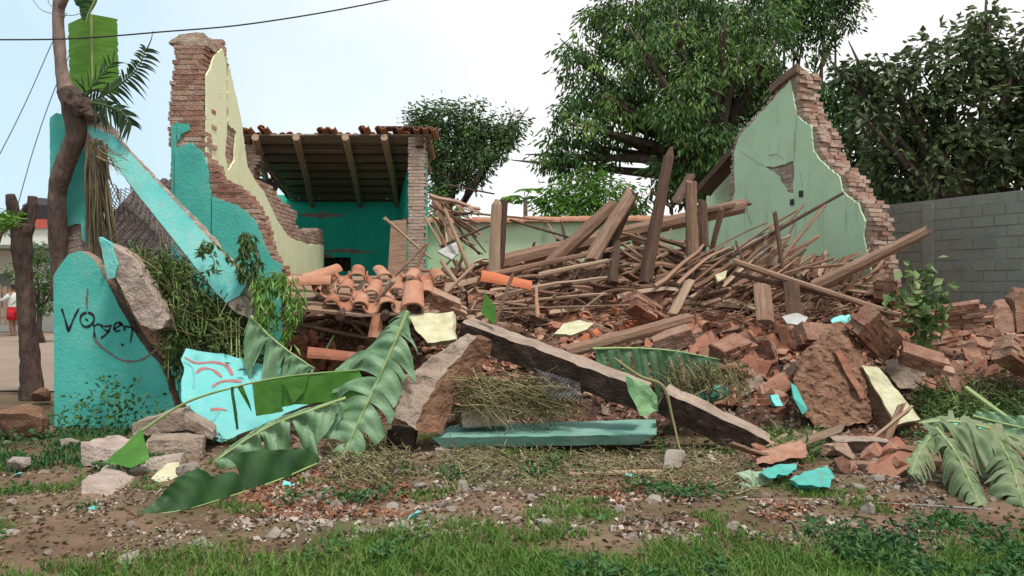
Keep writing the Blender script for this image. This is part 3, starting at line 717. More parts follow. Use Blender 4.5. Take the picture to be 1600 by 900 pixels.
def tile_proto(i):
    m = MB(); r = random.Random(500+i)
    halftile(m, Vector((-.2, 0, -.03)), Vector((1, 0, 0)), Vector((0, 1, 0)), Vector((0, 0, 1)), [.4, .4, .24, .3][i % 4], .10, .085, n=10, arc=[math.pi, math.pi, math.pi*.6, math.pi*.8][i % 4], th=.016)
    o = m.build('clay_tile', M['tile'] if i % 5 else M['tile_new'], local=True, fixn=True)
    roughen(o, .09, .007, 9, 2, i); return o
def cane_proto(i):
    r = random.Random(700+i); pts = []; y = z = 0
    a, b = r.uniform(-.05, .05), r.uniform(-.05, .05)
    for k in range(7):
        t = k/6; pts.append((t-.5, a*math.sin(t*3.1)+r.uniform(-.008, .008), b*math.sin(t*3.1)+r.uniform(-.008, .008)))
    rad = r.uniform(.014, .022)
    m = MB()
    if i % 3 == 2:
        m.tube(pts, [rad*(1.1-.4*k/6) for k in range(7)], 4)
    else: m.tube(pts, [rad*(1.1-.3*k/6) for k in range(7)], 6)
    return m.build('cane', M['cane'], local=True)
def splinter_proto(i):
    r = random.Random(900+i); m = MB(); w, t = r.uniform(.04, .085), r.uniform(.015, .03)
    a = r.uniform(-.3, .3)
    m.add([(-.5, -w/2, 0), (-.5+.12*r.random(), w/2, 0), (-.5+.12*r.random(), w/2, t), (-.5, -w/2, t), (.5, -w/2*.6+a*w, 0), (.42, w/2, 0), (.42, w/2, t), (.5, -w/2*.6+a*w, t)],
          [(3,2,1,0),(4,5,6,7),(0,1,5,4),(1,2,6,5),(2,3,7,6),(3,0,4,7)])
    o = m.build('wood_splinter', M['wood_pale'] if i % 3 == 0 else M['wood'], local=True, fixn=True)
    return roughen(o, .15, .004, 12, 3, i)

def scatter(protos, kind, cat, group, zones, adjs, size=lambda r: 1.0, lift=(.0, .06), orient='flat', seed=1, prep=''):
    """copies of the prototypes laid on the heap (first use moves the prototype itself)"""
    r = random.Random(seed); used = set()
    for (u0, v0, u1, v1, n) in zones:
        k = 0; tries = 0
        while k < n and tries < n*4:
            tries += 1
            u, v = r.uniform(u0, u1), r.uniform(v0, v1)
            p = hit(u, v)
            if p is None: continue
            i = r.randrange(len(protos))
            if i in used: o = protos[i].copy(); COL.objects.link(o)
            else: o = protos[i]; used.add(i)
            s = size(r)
            e = .12
            nrm = Vector((ground_at(p.x-e, p.y)-ground_at(p.x+e, p.y), ground_at(p.x, p.y-e)-ground_at(p.x, p.y+e), 2*e)).normalized()
            q = nrm.to_track_quat('Z', 'Y').to_matrix().to_4x4()
            if orient == 'flat': rot = q @ Matrix.Rotation(r.uniform(0, 6.28), 4, 'Z') @ Matrix.Rotation(r.gauss(0, .38), 4, 'X') @ Matrix.Rotation(r.gauss(0, .38), 4, 'Y')
            elif orient == 'any': rot = Matrix.Rotation(r.uniform(0, 6.28), 4, 'Z') @ Matrix.Rotation(r.uniform(0, 6.28), 4, 'X') @ Matrix.Rotation(r.uniform(0, 6.28), 4, 'Y')
            else:                   # long pieces: a yaw and a pitch
                yaw, pit = orient(r, u, v); rot = Matrix.Rotation(yaw, 4, 'Z') @ Matrix.Rotation(-pit, 4, 'Y') @ Matrix.Rotation(r.uniform(0, 6.28), 4, 'X')
            S = Matrix.Diagonal((s[0], s[1], s[2], 1)) if isinstance(s, tuple) else Matrix.Diagonal((s, s, s, 1))
            o.matrix_world = Matrix.Translation(p+Vector((0, 0, r.uniform(*lift)))) @ rot @ S
            tag(o, f'{adjs[i % len(adjs)]} {near(u, v)}', cat, group); k += 1
    for i, o in enumerate(protos):
        if i not in used: bpy.data.objects.remove(o)

bricks = [chip_brick(i) for i in range(8)]
scatter(bricks, 'brick', 'brick', 'loose bricks in the heap',
        [(1390, 470, 1600, 545, 42), (1400, 530, 1600, 622, 80), (1080, 490, 1400, 560, 62), (1080, 555, 1400, 640, 36), (860, 490, 1090, 560, 26), (1300, 690, 1420, 745, 12), (1160, 690, 1240, 715, 5),
         (460, 540, 560, 590, 6), (640, 420, 900, 480, 14), (1280, 430, 1400, 490, 10), (690, 590, 760, 640, 4)],
        ['broken half brick', 'chipped red brick', 'dusty red brick', 'worn red brick'], lambda r: r.uniform(.8, 1.45), (-.01, .09), 'flat', 11)
rub = [rock_mesh(i, 'rubble_chunk', M['rubble'], .7) for i in range(8)]
scatter(rub, 'chunk', 'rubble', 'masonry chunks in the heap',
        [(1390, 470, 1600, 600, 45), (1080, 480, 1400, 640, 75), (860, 470, 1090, 560, 45), (640, 420, 880, 500, 26), (900, 430, 1380, 480, 26), (760, 450, 1000, 530, 30), (460, 500, 600, 590, 12), (1160, 680, 1430, 740, 26), (690, 640, 1000, 665, 8),
         (300, 640, 480, 700, 8)],
        ['angular brown masonry chunk', 'crumbled mortar lump', 'rough reddish masonry lump', 'dusty masonry chunk'], lambda r: r.choice((.12, .16, .2, .26, .34)), (-.02, .05), 'any', 12)
tiles = [tile_proto(i) for i in range(10)]
scatter(tiles, 'tile', 'roof tile', 'loose clay roof tiles in the heap',
        [(690, 405, 860, 480, 46), (760, 450, 1000, 520, 30), (850, 470, 1110, 540, 44), (470, 535, 640, 590, 26), (1100, 430, 1420, 560, 44), (880, 430, 1110, 470, 16), (600, 400, 690, 418, 8), (1440, 500, 1600, 610, 18)],
        ['bright orange clay tile', 'whole curved clay tile', 'flattish broken clay tile', 'broken curved clay tile', 'weathered clay tile'], lambda r: r.uniform(.85, 1.15), (.0, .09), 'flat', 13)
def cane_or(r, u, v):
    k = r.random()
    if u > 1100 and k < .45: return (r.gauss(.0, .5), r.gauss(.5, .25))       # rising to the right
    if k < .75: return (r.gauss(0, .45), r.gauss(.08, .22))
    if k < .9: return (r.gauss(.2, .6), r.gauss(.7, .3))
    return (r.uniform(-1.5, 1.5), r.gauss(-.3, .3))
canes = [cane_proto(i) for i in range(9)]
scatter(canes, 'cane', 'cane', 'roof canes strewn over the heap',
        [(680, 400, 900, 460, 34), (860, 400, 1130, 490, 74), (1040, 405, 1330, 480, 66), (1280, 420, 1400, 470, 16), (480, 480, 620, 520, 6), (700, 460, 900, 500, 10)],
        ['split dry cane', 'thin dry roof cane', 'flat cane lath'], lambda r: (r.uniform(.4, 1.8), r.uniform(.7, 2.3), r.uniform(.7, 1.4)), (.03, .34), cane_or, 14)
spl = [splinter_proto(i) for i in range(6)]
scatter(spl, 'splinter', 'wood splinter', 'splintered wood in the heap',
        [(680, 420, 900, 480, 20), (880, 420, 1130, 510, 50), (700, 450, 900, 510, 22), (1120, 410, 1400, 490, 50), (1180, 690, 1400, 740, 6), (560, 560, 640, 600, 3)],
        ['raw pale wood splinter', 'flat weathered wood splinter', 'split grey-brown wood splinter'], lambda r: (r.uniform(.3, 1.1), r.uniform(.7, 1.7), 1.1), (.02, .26), cane_or, 15)
def plank_proto(i):
    r = random.Random(1300+i); m = MB(); w, t = r.uniform(.10, .2), r.uniform(.03, .06); n = 5
    for k in range(n):                    # splintered ends: the board is a few strips of different length
        y0, y1 = -w/2+w*k/n, -w/2+w*(k+1)/n
        a, b = -.5+r.uniform(0, .16), .5-r.uniform(0, .2)
        m.box((a, y0, 0), Vector((b-a, 0, r.uniform(-.02, .02))), Vector((0, y1-y0-.001, 0)), Vector((0, 0, t*r.uniform(.85, 1))))
    o = m.build('broken_plank', M[['wood', 'wood_rust', 'wood_pale', 'wood_dark'][i % 4]], local=True); return roughen(o, .2, .006, 8, 2, i)
plk = [plank_proto(i) for i in range(8)]
scatter(plk, 'plank', 'plank', 'broken planks in the heap', [(690, 420, 900, 490, 14), (880, 410, 1130, 500, 22), (1100, 400, 1400, 490, 24), (1130, 500, 1420, 560, 8)],
        ['splintered grey-brown plank', 'splintered reddish plank', 'splintered raw plank', 'splintered dark plank'], lambda r: (r.uniform(.4, 1.3), r.uniform(.7, 1.2), 1.0), (.02, .22), cane_or, 25)
stones = [rock_mesh(i+20, 'pale_stone', M['stone'], .6, angular=False) for i in range(7)]
scatter(stones, 'stone', 'stone', 'pale stones on the verge',
        [(0, 690, 330, 800, 22), (420, 720, 800, 840, 46), (780, 700, 1150, 850, 30), (1100, 720, 1400, 850, 22), (1400, 780, 1600, 860, 8), (0, 800, 420, 880, 12)],
        ['small pale stone', 'rounded greyish stone', 'small dusty stone'], lambda r: r.choice((.05, .07, .09, .12, .17)), (-.012, .02), 'flat', 16)
chips = [rock_mesh(i+40, 'turquoise_fragment', M['teal_sky'], .16) for i in range(3)]
scatter(chips, 'chip', 'plaster fragment', 'turquoise plaster fragments',
        [(20, 700, 260, 820, 3), (440, 720, 840, 830, 4), (840, 730, 1250, 830, 2), (900, 480, 1340, 560, 5), (1080, 560, 1240, 620, 4)],
        ['small turquoise plaster fragment', 'flat turquoise plaster flake', 'thin turquoise plaster chip'], lambda r: r.uniform(.10, .2), (.0, .03), 'flat', 17)
debr = [rock_mesh(i+60, 'earth_clod', M['debris_red'] if 'debris_red' in M else M['rubble'], .5) for i in range(5)]
scatter(debr, 'clod', 'rubble', 'small reddish rubble bits on the verge',
        [(380, 730, 620, 800, 40), (620, 720, 1100, 800, 46), (1100, 720, 1420, 800, 36), (100, 700, 330, 780, 10)],
        ['small reddish brick bit', 'crumb of red masonry'], lambda r: r.choice((.04, .06, .08, .11)), (-.01, .015), 'any', 18)

# ------------------------------------------------------------------ timbers
def timber(name, label, cat, p0, p1, w, h, mt, taper=.9, ends=.08, bend=.02, seed=0, point=False, group=None):
    p0, p1 = Vector(p0), Vector(p1); L = (p1-p0).length; r = random.Random(seed+31)
    n = 9; rings = []; m = MB(); K8 = 8
    for i in range(n):
        t = i/(n-1); sc = 1-(1-taper)*t
        off = Vector((0, math.sin(t*math.pi)*bend*L, math.sin(t*2.3+seed)*bend*L*.5))
        ring = []
        for k in range(K8):
            a = 2*math.pi*(k+.5)/K8; c, s = math.cos(a), math.sin(a)
            q = 1/max(abs(c), abs(s))*.5; q = min(q, .62)
            x = t*L
            if i == 0: x -= r.uniform(0, ends)
            if i == n-1: x += r.uniform(-ends*.3, ends)
            ss = sc*(1+r.uniform(-.06, .06))
            if point and i == n-1: ss *= .25
            if point and i == n-2: ss *= .95
            ring.append(Vector((x, c*q*w*ss, s*q*h*ss))+off)
        rings.append(ring)
    if point:
        for v in rings[n-2]: v.x = L*.93
    vs = [q for rg in rings for q in rg]; f = []
    for i in range(n-1):
        for k in range(K8):
            k2 = (k+1) % K8; f.append((i*K8+k, i*K8+k2, (i+1)*K8+k2, (i+1)*K8+k))
    f += [tuple(range(K8-1, -1, -1)), tuple((n-1)*K8+k for k in range(K8))]
    m.add(vs, f); o = m.build(name, mt, local=True, fixn=True)
    q = (p1-p0).to_track_quat('X', 'Z')
    o.matrix_world = Matrix.Translation(p0) @ q.to_matrix().to_4x4()
    return tag(o, label, cat, group)
TB = 'roof timbers in the heap'
timber('roof_beam', 'longest roof beam, squared and brown, sloping up to the right across the heap', 'beam', P(780, 414, 12.3), P(1160, 322, 12.9), .25, .25, M['wood'], .85, .1, .01, 1, group=TB)
timber('upright_board', 'short pale upright board with a pointed top left of the long beam', 'board', P(772, 425, 11.9), P(776, 312, 12.0), .17, .06, M['wood_pale'], .9, .02, .0, 2, True, group=TB)
timber('upright_board', 'dark upright board hidden half behind the short pale one', 'board', P(782, 410, 12.2), P(788, 314, 12.3), .12, .05, M['wood_dark'], .95, .03, .0, 3, group=TB)
timber('upright_post', 'tallest pointed brown post standing above the heap', 'post', P(1008, 440, 11.7), P(1048, 232, 12.0), .21, .16, M['wood_rust'], .75, .05, .01, 4, True, group=TB)
timber('upright_post', 'second upright post, pale brown with a white chipped tip', 'post', P(1084, 415, 11.8), P(1080, 286, 11.9), .17, .14, M['wood'], .9, .05, .01, 5, group=TB)
timber('upright_post', 'short dark stub of a post right beside the second upright post', 'post', P(1100, 380, 12.1), P(1098, 318, 12.2), .14, .12, M['wood_rust'], .9, .08, .01, 6, group=TB)
timber('leaning_beam', 'round-topped thick brown beam leaning up to the right, left of the pair', 'beam', P(862, 412, 11.8), P(958, 322, 12.0), .25, .20, M['wood'], .95, .05, .01, 7, group=TB)
timber('leaning_beam', 'steeper thick brown beam of the leaning pair, splintered at its top', 'beam', P(926, 402, 11.7), P(984, 306, 11.9), .25, .18, M['wood'], .9, .16, .01, 8, group=TB)
timber('leaning_beam', 'dark narrow beam close behind the leaning pair', 'beam', P(948, 400, 11.95), P(990, 304, 12.1), .12, .12, M['wood_dark'], .9, .1, .01, 9, group=TB)
timber('log', 'thick pale log poking out to the right in front of the gable edge', 'log', P(1278, 444, 11.2), P(1442, 364, 10.9), .20, .17, M['wood'], .8, .12, .01, 10, group=TB)
timber('lath', 'long dark lath pointing up right across the green gable', 'lath', P(1062, 446, 11.4), P(1316, 303, 11.9), .075, .055, M['wood_dark'], .7, .05, .005, 11, group=TB)
timber('lath', 'short brown stick leaning right against the green gable', 'lath', P(1222, 402, 11.6), P(1287, 324, 11.8), .075, .05, M['wood'], .8, .05, .0, 12, group=TB)
timber('lath', 'thin upright brown stick in front of the grey doorway', 'lath', P(1224, 430, 11.5), P(1211, 334, 11.6), .075, .06, M['wood_rust'], .9, .05, .0, 13, group=TB)
timber('lath', 'pale upright board end beside the grey doorway', 'lath', P(1206, 415, 11.7), P(1209, 355, 11.8), .14, .05, M['wood_pale'], .9, .05, .0, 14, group=TB)
timber('pole', 'long thin pole running down to the right below the gable', 'pole', P(1148, 410, 10.9), P(1402, 490, 10.6), .10, .09, M['wood'], .8, .06, .01, 15, group=TB)
timber('pole', 'second thinner pole under the long one below the gable', 'pole', P(1150, 428, 10.95), P(1300, 462, 10.8), .06, .06, M['wood_rust'], .8, .06, .01, 16, group=TB)
timber('plank', 'mossy broken plank lying behind the long dark beam', 'plank', P(896, 546, 9.4), P(1072, 500, 9.8), .10, .15, M['wood'], .9, .12, .01, 17, group=TB)
timber('plank', 'long split plank below the long sloping roof beam', 'plank', P(770, 428, 11.4), P(948, 392, 11.7), .05, .09, M['wood'], .7, .15, .01, 18, group=TB)
timber('plank', 'thin split plank under the other split plank', 'plank', P(850, 428, 11.2), P(946, 408, 11.4), .05, .07, M['wood_pale'], .7, .12, .01, 19, group=TB)
timber('plank', 'square plank end sticking up under the long pole', 'plank', P(1196, 500, 10.5), P(1190, 448, 10.7), .22, .07, M['wood'], .95, .05, .0, 20, group=TB)
timber('plank', 'second square plank end sticking up right of the first', 'plank', P(1240, 490, 10.6), P(1236, 440, 10.8), .20, .07, M['wood_rust'], .95, .05, .0, 21, group=TB)
timber('plank', 'flat pale plank propped left below the splayed canes', 'plank', P(1052, 488, 10.6), P(1078, 440, 10.9), .14, .05, M['wood_pale'], .95, .05, .0, 22, group=TB)
timber('beam_stub', 'upright dark beam stub beneath the leaning pair', 'beam', P(958, 440, 11.5), P(962, 380, 11.9), .14, .14, M['wood_dark'], .9, .05, .0, 23, group=TB)
timber('board', 'brown slanting board left of the gable, high on the heap', 'board', P(1058, 312, 12.9), P(1076, 280, 13.0), .22, .12, M['wood_rust'], .9, .12, .0, 24, group=TB)
timber('board', 'reddish board lying across the top of the long beam near the gable', 'board', P(1092, 332, 12.6), P(1166, 318, 12.9), .10, .10, M['wood_rust'], .8, .12, .0, 25, group=TB)
for i, (a, b, Y, w_, mt, lb) in enumerate([
    ((603, 343), (672, 402), 12.6, .055, 'wood_pale', 'thin stick slanting down right across the wooden door'),
    ((592, 456), (662, 384), 11.8, .06, 'wood', 'stick slanting up right in front of the wooden door'),
    ((640, 440), (668, 380), 12.2, .06, 'wood', 'stick leaning at the foot of the brick pier'),
    ((700, 400), (664, 340), 13.2, .05, 'wood_pale', 'stick leaning left toward the brick pier'),
    ((735, 425), (696, 330), 12.6, .08, 'wood_pale', 'pale split stick fanning down from the pier'),
    ((712, 415), (678, 345), 12.9, .05, 'wood', 'thin brown stick fanning down from the pier'),
    ((490, 448), (566, 520), 10.3, .05, 'wood', 'long thin stick across the dark hollow under the tiles'),
    ((512, 452), (576, 506), 10.2, .045, 'wood_pale', 'pale thin stick across the dark hollow under the tiles'),
    ((466, 505), (574, 528), 9.9, .06, 'wood', 'nearly level stick at the bottom of the dark hollow'),
    ((500, 562), (520, 528), 9.6, .03, 'sprig_dull', 'thin greenish twig poking up in the hollow'),
    ((520, 462), (640, 480), 10.0, .06, 'wood', 'long stick under the edge of the row of tiles'),
    ((614, 440), (590, 470), 9.8, .07, 'wood_pale', 'short pale stick stuck between the curved tiles'),
    ((690, 465), (740, 415), 11.0, .06, 'wood_pale', 'pale stick crossing in front of the short upright board'),
    ((722, 452), (690, 408), 11.2, .08, 'wood_pale', 'broken raw plank crossing the pale stick'),
    ((768, 520), (800, 432), 10.0, .06, 'wood', 'slanting stick beside the green leaf tip behind the beam peak'),
    ((840, 490), (838, 452), 10.6, .05, 'tile', 'thin reddish tile shard standing on edge'),
    ((700, 485), (1010, 478), 10.6, .03, 'wood', 'long straight thin rod lying level across the middle of the heap'),
    ((690, 330), (860, 345), 14.5, .05, 'wood', 'thin rod along the low green wall'),
    ((690, 385), (770, 350), 13.2, .06, 'wood_dark', 'dark branch left of the short upright board'),
    ((800, 345), (895, 372), 13.4, .05, 'wood_dark', 'dark branch right of the short upright board'),
    ((870, 372), (858, 352), 13.6, .05, 'wood', 'stubby stick in front of the low green wall'),
    ((884, 376), (878, 350), 13.6, .05, 'wood_dark', 'stubby dark stick in front of the low green wall'),
    ((705, 290), (770, 303), 14.0, .04, 'wood_dark', 'bare twig poking left behind the short upright board'),
    ((1020, 300), (1045, 322), 13.0, .06, 'wood_rust', 'short reddish stick left of the tallest post'),
    ((1128, 330), (1110, 400), 12.2, .10, 'wood', 'slanting board below the reddish board near the gable'),
    ((1300, 405), (1180, 440), 11.4, .05, 'wood', 'thin stick lying level before the gable foot'),
    ((1330, 412), (1240, 420), 11.6, .06, 'wood', 'stick behind the thick log near the gable foot'),
    ((1190, 470), (1150, 380), 11.2, .05, 'wood_rust', 'stick leaning left under the dark lath'),
    ((1180, 738), (1292, 700), 8.2, .05, 'wood', 'stick beside the turquoise fragments at the foot of the heap'),
    ((898, 742), (1036, 738), 7.1, .06, 'wood_pale', 'short level plank lying on the dirt before the turquoise slab'),
    ((1170, 782), (1420, 784), 6.2, .02, 'wood', 'long thin rod lying on the verge at right'),
    ]):
    timber('stick', lb, 'stick', P(*a, Y), P(*b, Y+.15), w_, w_*.8, M[mt], .8, .06, .012, 40+i, group='sticks and rods')
# fan of canes hanging off the brick pier and splayed canes left of the gable
rc = random.Random(77)
m0 = cane_proto(50); first = True
def put_cane(a, b, label, group):
    global first
    o = m0 if first else m0.copy()
    if not first: COL.objects.link(o)
    first = False
    d = b-a; o.matrix_world = Matrix.Translation((a+b)/2) @ d.to_track_quat('X', 'Z').to_matrix().to_4x4() @ Matrix.Rotation(rc.uniform(0, 6.28), 4, 'X') @ Matrix.Diagonal((d.length, rc.uniform(.6, 2.2), rc.uniform(.6, 1.5), 1))
    tag(o, label, 'cane', group)
for k in range(26):
    a = P(672+rc.uniform(-4, 30), 312+rc.uniform(-6, 26), 14.6+rc.uniform(-.4, .4)); b = P(715+rc.uniform(-20, 50), 345+rc.uniform(-20, 55), 14.2+rc.uniform(-.3, .3))
    put_cane(a, b, 'dry roof cane fanning down from beside the brick pier', 'canes fanning beside the brick pier')
for k in range(30):
    t = k/30; a = P(1110+rc.uniform(-90, 50), 445+rc.uniform(-8, 30), 11.4+rc.uniform(-.3, .3)); L = rc.uniform(80, 150) if k % 4 else rc.uniform(150, 200)
    an = R(rc.gauss(33, 7)); b = P(pix(a)[0]+L*math.cos(an), pix(a)[1]-L*math.sin(an), 11.8+rc.uniform(-.3, .4))
    put_cane(a, b, 'dry cane in the bundle splayed up right before the gable', 'canes splayed before the gable')
for k in range(22):
    a = P(960+rc.uniform(0, 70), 372+rc.uniform(-10, 40), 12.4); b = P(1060+rc.uniform(-10, 60), 400+rc.uniform(-5, 50), 12.2)
    put_cane(a, b, 'dry cane in the row sloping down right behind the tallest post', 'canes behind the tallest post')
for k in range(20):
    x = 1180+k*9; a = P(x, 430+rc.uniform(-6, 8), 12.0); b = P(x+rc.uniform(10, 40), 395+rc.uniform(-8, 16), 12.2)
    put_cane(a, b, 'short broken cane end sticking up at the gable foot', 'cane ends at the gable foot')

# ------------------------------------------------------------------ row of curved tiles still lying together
t = thing('fallen_roof_piece', 'sagging piece of fallen roof bed carrying the rows of curved tiles', 'roof piece', tuple(P(560, 480, 10.5)))
m = MB(); rf = random.Random(61)
for k in range(15):
    f_ = k/14; a, b = P(452+rf.uniform(-8, 8), 0, 9.7+f_*2.5), P(668+rf.uniform(-8, 10), 0, 9.7+f_*2.5)
    a.z = 1.33+f_*.42+rf.uniform(-.03, .03); b.z = 1.30+f_*.48+rf.uniform(-.03, .03); mid = (a+b)/2+Vector((0, 0, -.05+rf.uniform(-.02, .02)))
    y = Vector((0, .165, .03)); z = Vector((0, -.004, .028)); m.box(a, mid-a, y, z); m.box(mid, b-mid, y, z)
m.build('boards', M['wood'], t)
for u in (470, 530, 600, 655):
    m = MB(); a, b = P(u, 0, 9.55), P(u*.8+150, 0, 12.2); a.z = 1.27; b.z = 1.72; m.tube([a, (a+b)/2, b], [.05, .055, .05], 7); m.build('rafter', M['wood_dark'], t)
rt = random.Random(21); tl = tile_proto(1); ft = True
for row in range(3):
    for c in range(9):
        u = 472+c*21.5+row*20+rt.uniform(-3, 3); v = 468-row*20-c*.0+rt.uniform(-3, 3)
        if row == 0 and c < 2: continue
        Y = 9.75+row*.35
        if ft: o = tl; ft = False
        else: o = tl.copy(); COL.objects.link(o)
        ax = Vector((-.15+rt.uniform(-.1, .1), .93, .30+rt.uniform(-.05, .05))).normalized()
        q = ax.to_track_quat('X', 'Z').to_matrix().to_4x4()
        flip = Matrix.Rotation(math.pi if c % 2 else 0, 4, 'X')
        o.matrix_world = Matrix.Translation(P(u, v+(6 if c % 2 else 0), Y)+Vector((0, .15, 0))) @ q @ Matrix.Rotation(rt.gauss(0, .2), 4, 'X') @ Matrix.Rotation(rt.gauss(0, .1), 4, 'Z') @ flip @ Matrix.Diagonal((rt.uniform(.7, 1.05), 1.0, 1.0, 1))
        tag(o, f'curved clay tile, {"hollow" if c % 2 else "hump"} up, in {["the front", "the middle", "the back"][row]} row of the fallen roof edge', 'roof tile', 'curved tiles lying in rows')
# broken roof-edge cluster left of the rows and the bright new tile
for (u, v, Y, ax, s, i, lb) in [(480, 440, 10.2, (1, .1, .05), 1.5, 1, 'dark-mouthed whole clay tile at the left end of the tile rows'), (500, 428, 10.4, (.7, .6, .3), 1.3, 1, 'tile tipped up at the left end of the tile rows'),
                                (790, 440, 10.9, (1, .1, -.18), 1.7, 5, 'large bright orange tile lying across the middle of the heap'), (520, 555, 9.5, (.98, .2, -.1), 1.4, 1, 'long brown tile with a dark round mouth in the hollow'),
                                (645, 462, 9.7, (-.1, .9, .5), 1.4, 1, 'whole tile at the right end of the tile rows'), (590, 500, 9.7, (.1, .3, 1), 1.1, 2, 'flat reddish tile standing on end beside the leaf')]:
    o = tile_proto(i); q = Vector(ax).to_track_quat('X', 'Z').to_matrix().to_4x4()
    o.matrix_world = Matrix.Translation(P(u, v, Y)) @ q @ Matrix.Diagonal((s, s, s, 1)); tag(o, lb, 'roof tile')

# ------------------------------------------------------------------ concrete beams, slabs, big blocks
def block(name, label, cat, c8, mats, L=.09, amp=.02, scale=6, seed=0, mi=None, group=None):
    m = MB(); c8 = [Vector(c) for c in c8]
    m.hexa(c8)
    if mi: m.m = mi           # bottom, top, front, right, back, left
    o = m.build(name, mats, fixn=True)
    roughen(o, L, amp, scale, 5, seed); return tag(o, label, cat, group)
def barblock(name, label, cat, p0, p1, w, h, mats, side=None, **k):
    """a bar from p0 to p1 (top front edge), w back, h down"""
    p0, p1 = Vector(p0), Vector(p1); d = (p1-p0).normalized()
    s = Vector(side) if side else Vector((0, 1, 0)); s = (s-d*s.dot(d)).normalized(); up = s.cross(d)
    if up.z < 0: up = -up
    dn = -up*h; b = s*w
    return block(name, label, cat, [p0+dn, p1+dn, p1+b+dn, p0+b+dn, p0, p1, p1+b, p0+b], mats, **k)
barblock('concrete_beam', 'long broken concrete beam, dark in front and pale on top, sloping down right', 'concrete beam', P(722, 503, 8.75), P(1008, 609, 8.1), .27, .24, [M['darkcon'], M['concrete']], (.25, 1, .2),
         L=.07, amp=.022, seed=1, mi=[0, 1, 0, 1, 0, 1], group='broken concrete beams')  # dark concrete on front, back and underside, paler on top and ends
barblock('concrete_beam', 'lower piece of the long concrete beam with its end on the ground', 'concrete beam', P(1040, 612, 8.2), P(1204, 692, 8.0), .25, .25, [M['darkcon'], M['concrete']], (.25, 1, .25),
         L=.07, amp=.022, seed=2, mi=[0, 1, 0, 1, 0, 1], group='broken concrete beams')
m = MB(); m.prism([P(*q) for q in [(597, 588, 8.2), (618, 591, 8.15), (644, 580, 8.25), (694, 546, 8.4), (732, 520, 8.55), (744, 526, 8.5), (722, 552, 8.4), (690, 590, 8.2), (664, 630, 8.0), (656, 648, 7.95), (648, 672, 7.85), (636, 660, 7.9), (618, 652, 7.95), (606, 636, 8.0), (612, 614, 8.1)]], Vector((.24, .24, -.08)), ms=1)
o = m.build('concrete_beam', [M['concrete'], M['adobe']], fixn=True); roughen(o, .05, .03, 8, 4, 3); tag(o, 'short concrete beam with a ragged pale face leaning down left from the long one', 'concrete beam', 'broken concrete beams')
# turquoise slab lying on the ground
block('fallen_slab', 'long fallen slab with faded green paint lying flat in front of the beams', 'concrete slab',
      [P(692, 700, 8.1), P(1000, 694, 8.1), P(1010, 660, 8.7), P(700, 668, 8.7), P(674, 684, 8.05), P(1026, 679, 8.05), P(1024, 655, 8.75), P(706, 664, 8.75)], M['slabgreen'] if 'slabgreen' in M else mat('faded_green_slab', [(.10, .24, .19), (.16, .33, .265), (.24, .40, .33)], 3, 8, .85, .4, 28, stain=(2.2, .54, .72, (.30, .36, .29), .7), stain2=(5, .6, .74, (.10, .12, .09), .6)),
      L=.12, amp=.008, seed=4)
barblock('concrete_block', 'brown concrete lump resting on the fallen green slab', 'concrete chunk', P(722, 645, 8.3), P(792, 643, 8.3), .3, .14, M['concrete'], L=.06, amp=.02, seed=5)
barblock('concrete_block', 'dark squared block under the short concrete beam', 'concrete chunk', P(606, 672, 8.1), P(648, 678, 8.1), .3, .35, M['darkcon'], L=.08, amp=.02, seed=6)
barblock('concrete_block', 'dark low block under the left end of the fallen green slab', 'concrete chunk', P(680, 702, 8.0), P(746, 706, 8.0), .3, .14, M['concrete'], L=.08, amp=.02, seed=7)
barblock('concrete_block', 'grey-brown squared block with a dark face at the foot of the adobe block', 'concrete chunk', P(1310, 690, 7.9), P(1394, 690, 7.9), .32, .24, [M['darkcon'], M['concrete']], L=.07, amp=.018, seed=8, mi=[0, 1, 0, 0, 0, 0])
barblock('masonry_block', 'brown masonry lump right of the dark-faced block', 'masonry chunk', P(1398, 700, 7.7), P(1450, 706, 7.6), .35, .25, M['adobe'], L=.07, amp=.04, seed=9)
barblock('masonry_block', 'brown mossy masonry lump low at the right among wilted leaves', 'masonry chunk', P(1386, 720, 7.4), P(1470, 722, 7.2), .4, .28, M['adobe'], L=.07, amp=.04, seed=19)
# big adobe block, standing on edge
m = MB(); m.prism([P(1238, 592, 9.2), P(1252, 560, 9.3), P(1286, 528, 9.45), P(1308, 520, 9.5), P(1326, 546, 9.4), P(1348, 596, 9.2), P(1362, 652, 9.0), P(1330, 668, 8.95), P(1275, 668, 8.95), P(1250, 640, 9.05)], Vector((.22, .42, .12)))
o = m.build('adobe_block', M['adobe'], fixn=True); roughen(o, .07, .045, 5, 5, 5); tag(o, 'big brown adobe masonry block standing on edge', 'masonry chunk')
m = MB(); m.prism([P(1236, 598, 9.15), P(1244, 604, 9.12), P(1262, 640, 8.98), P(1254, 648, 8.98), P(1240, 622, 9.05)], Vector((.02, .1, 0))); tag(m.build('turquoise_fragment', M['teal'], fixn=True), 'narrow turquoise plaster strip leaning on the left of the adobe block', 'plaster fragment')
roughen(o, .045, .03, 13, 1, 9)
barblock('brick_ledge', 'ridge of brick and mortar along the top of the adobe block', 'masonry chunk', P(1312, 545, 9.32), P(1352, 620, 9.05), .2, .06, M['brick_loose'], L=.05, amp=.025, seed=10)
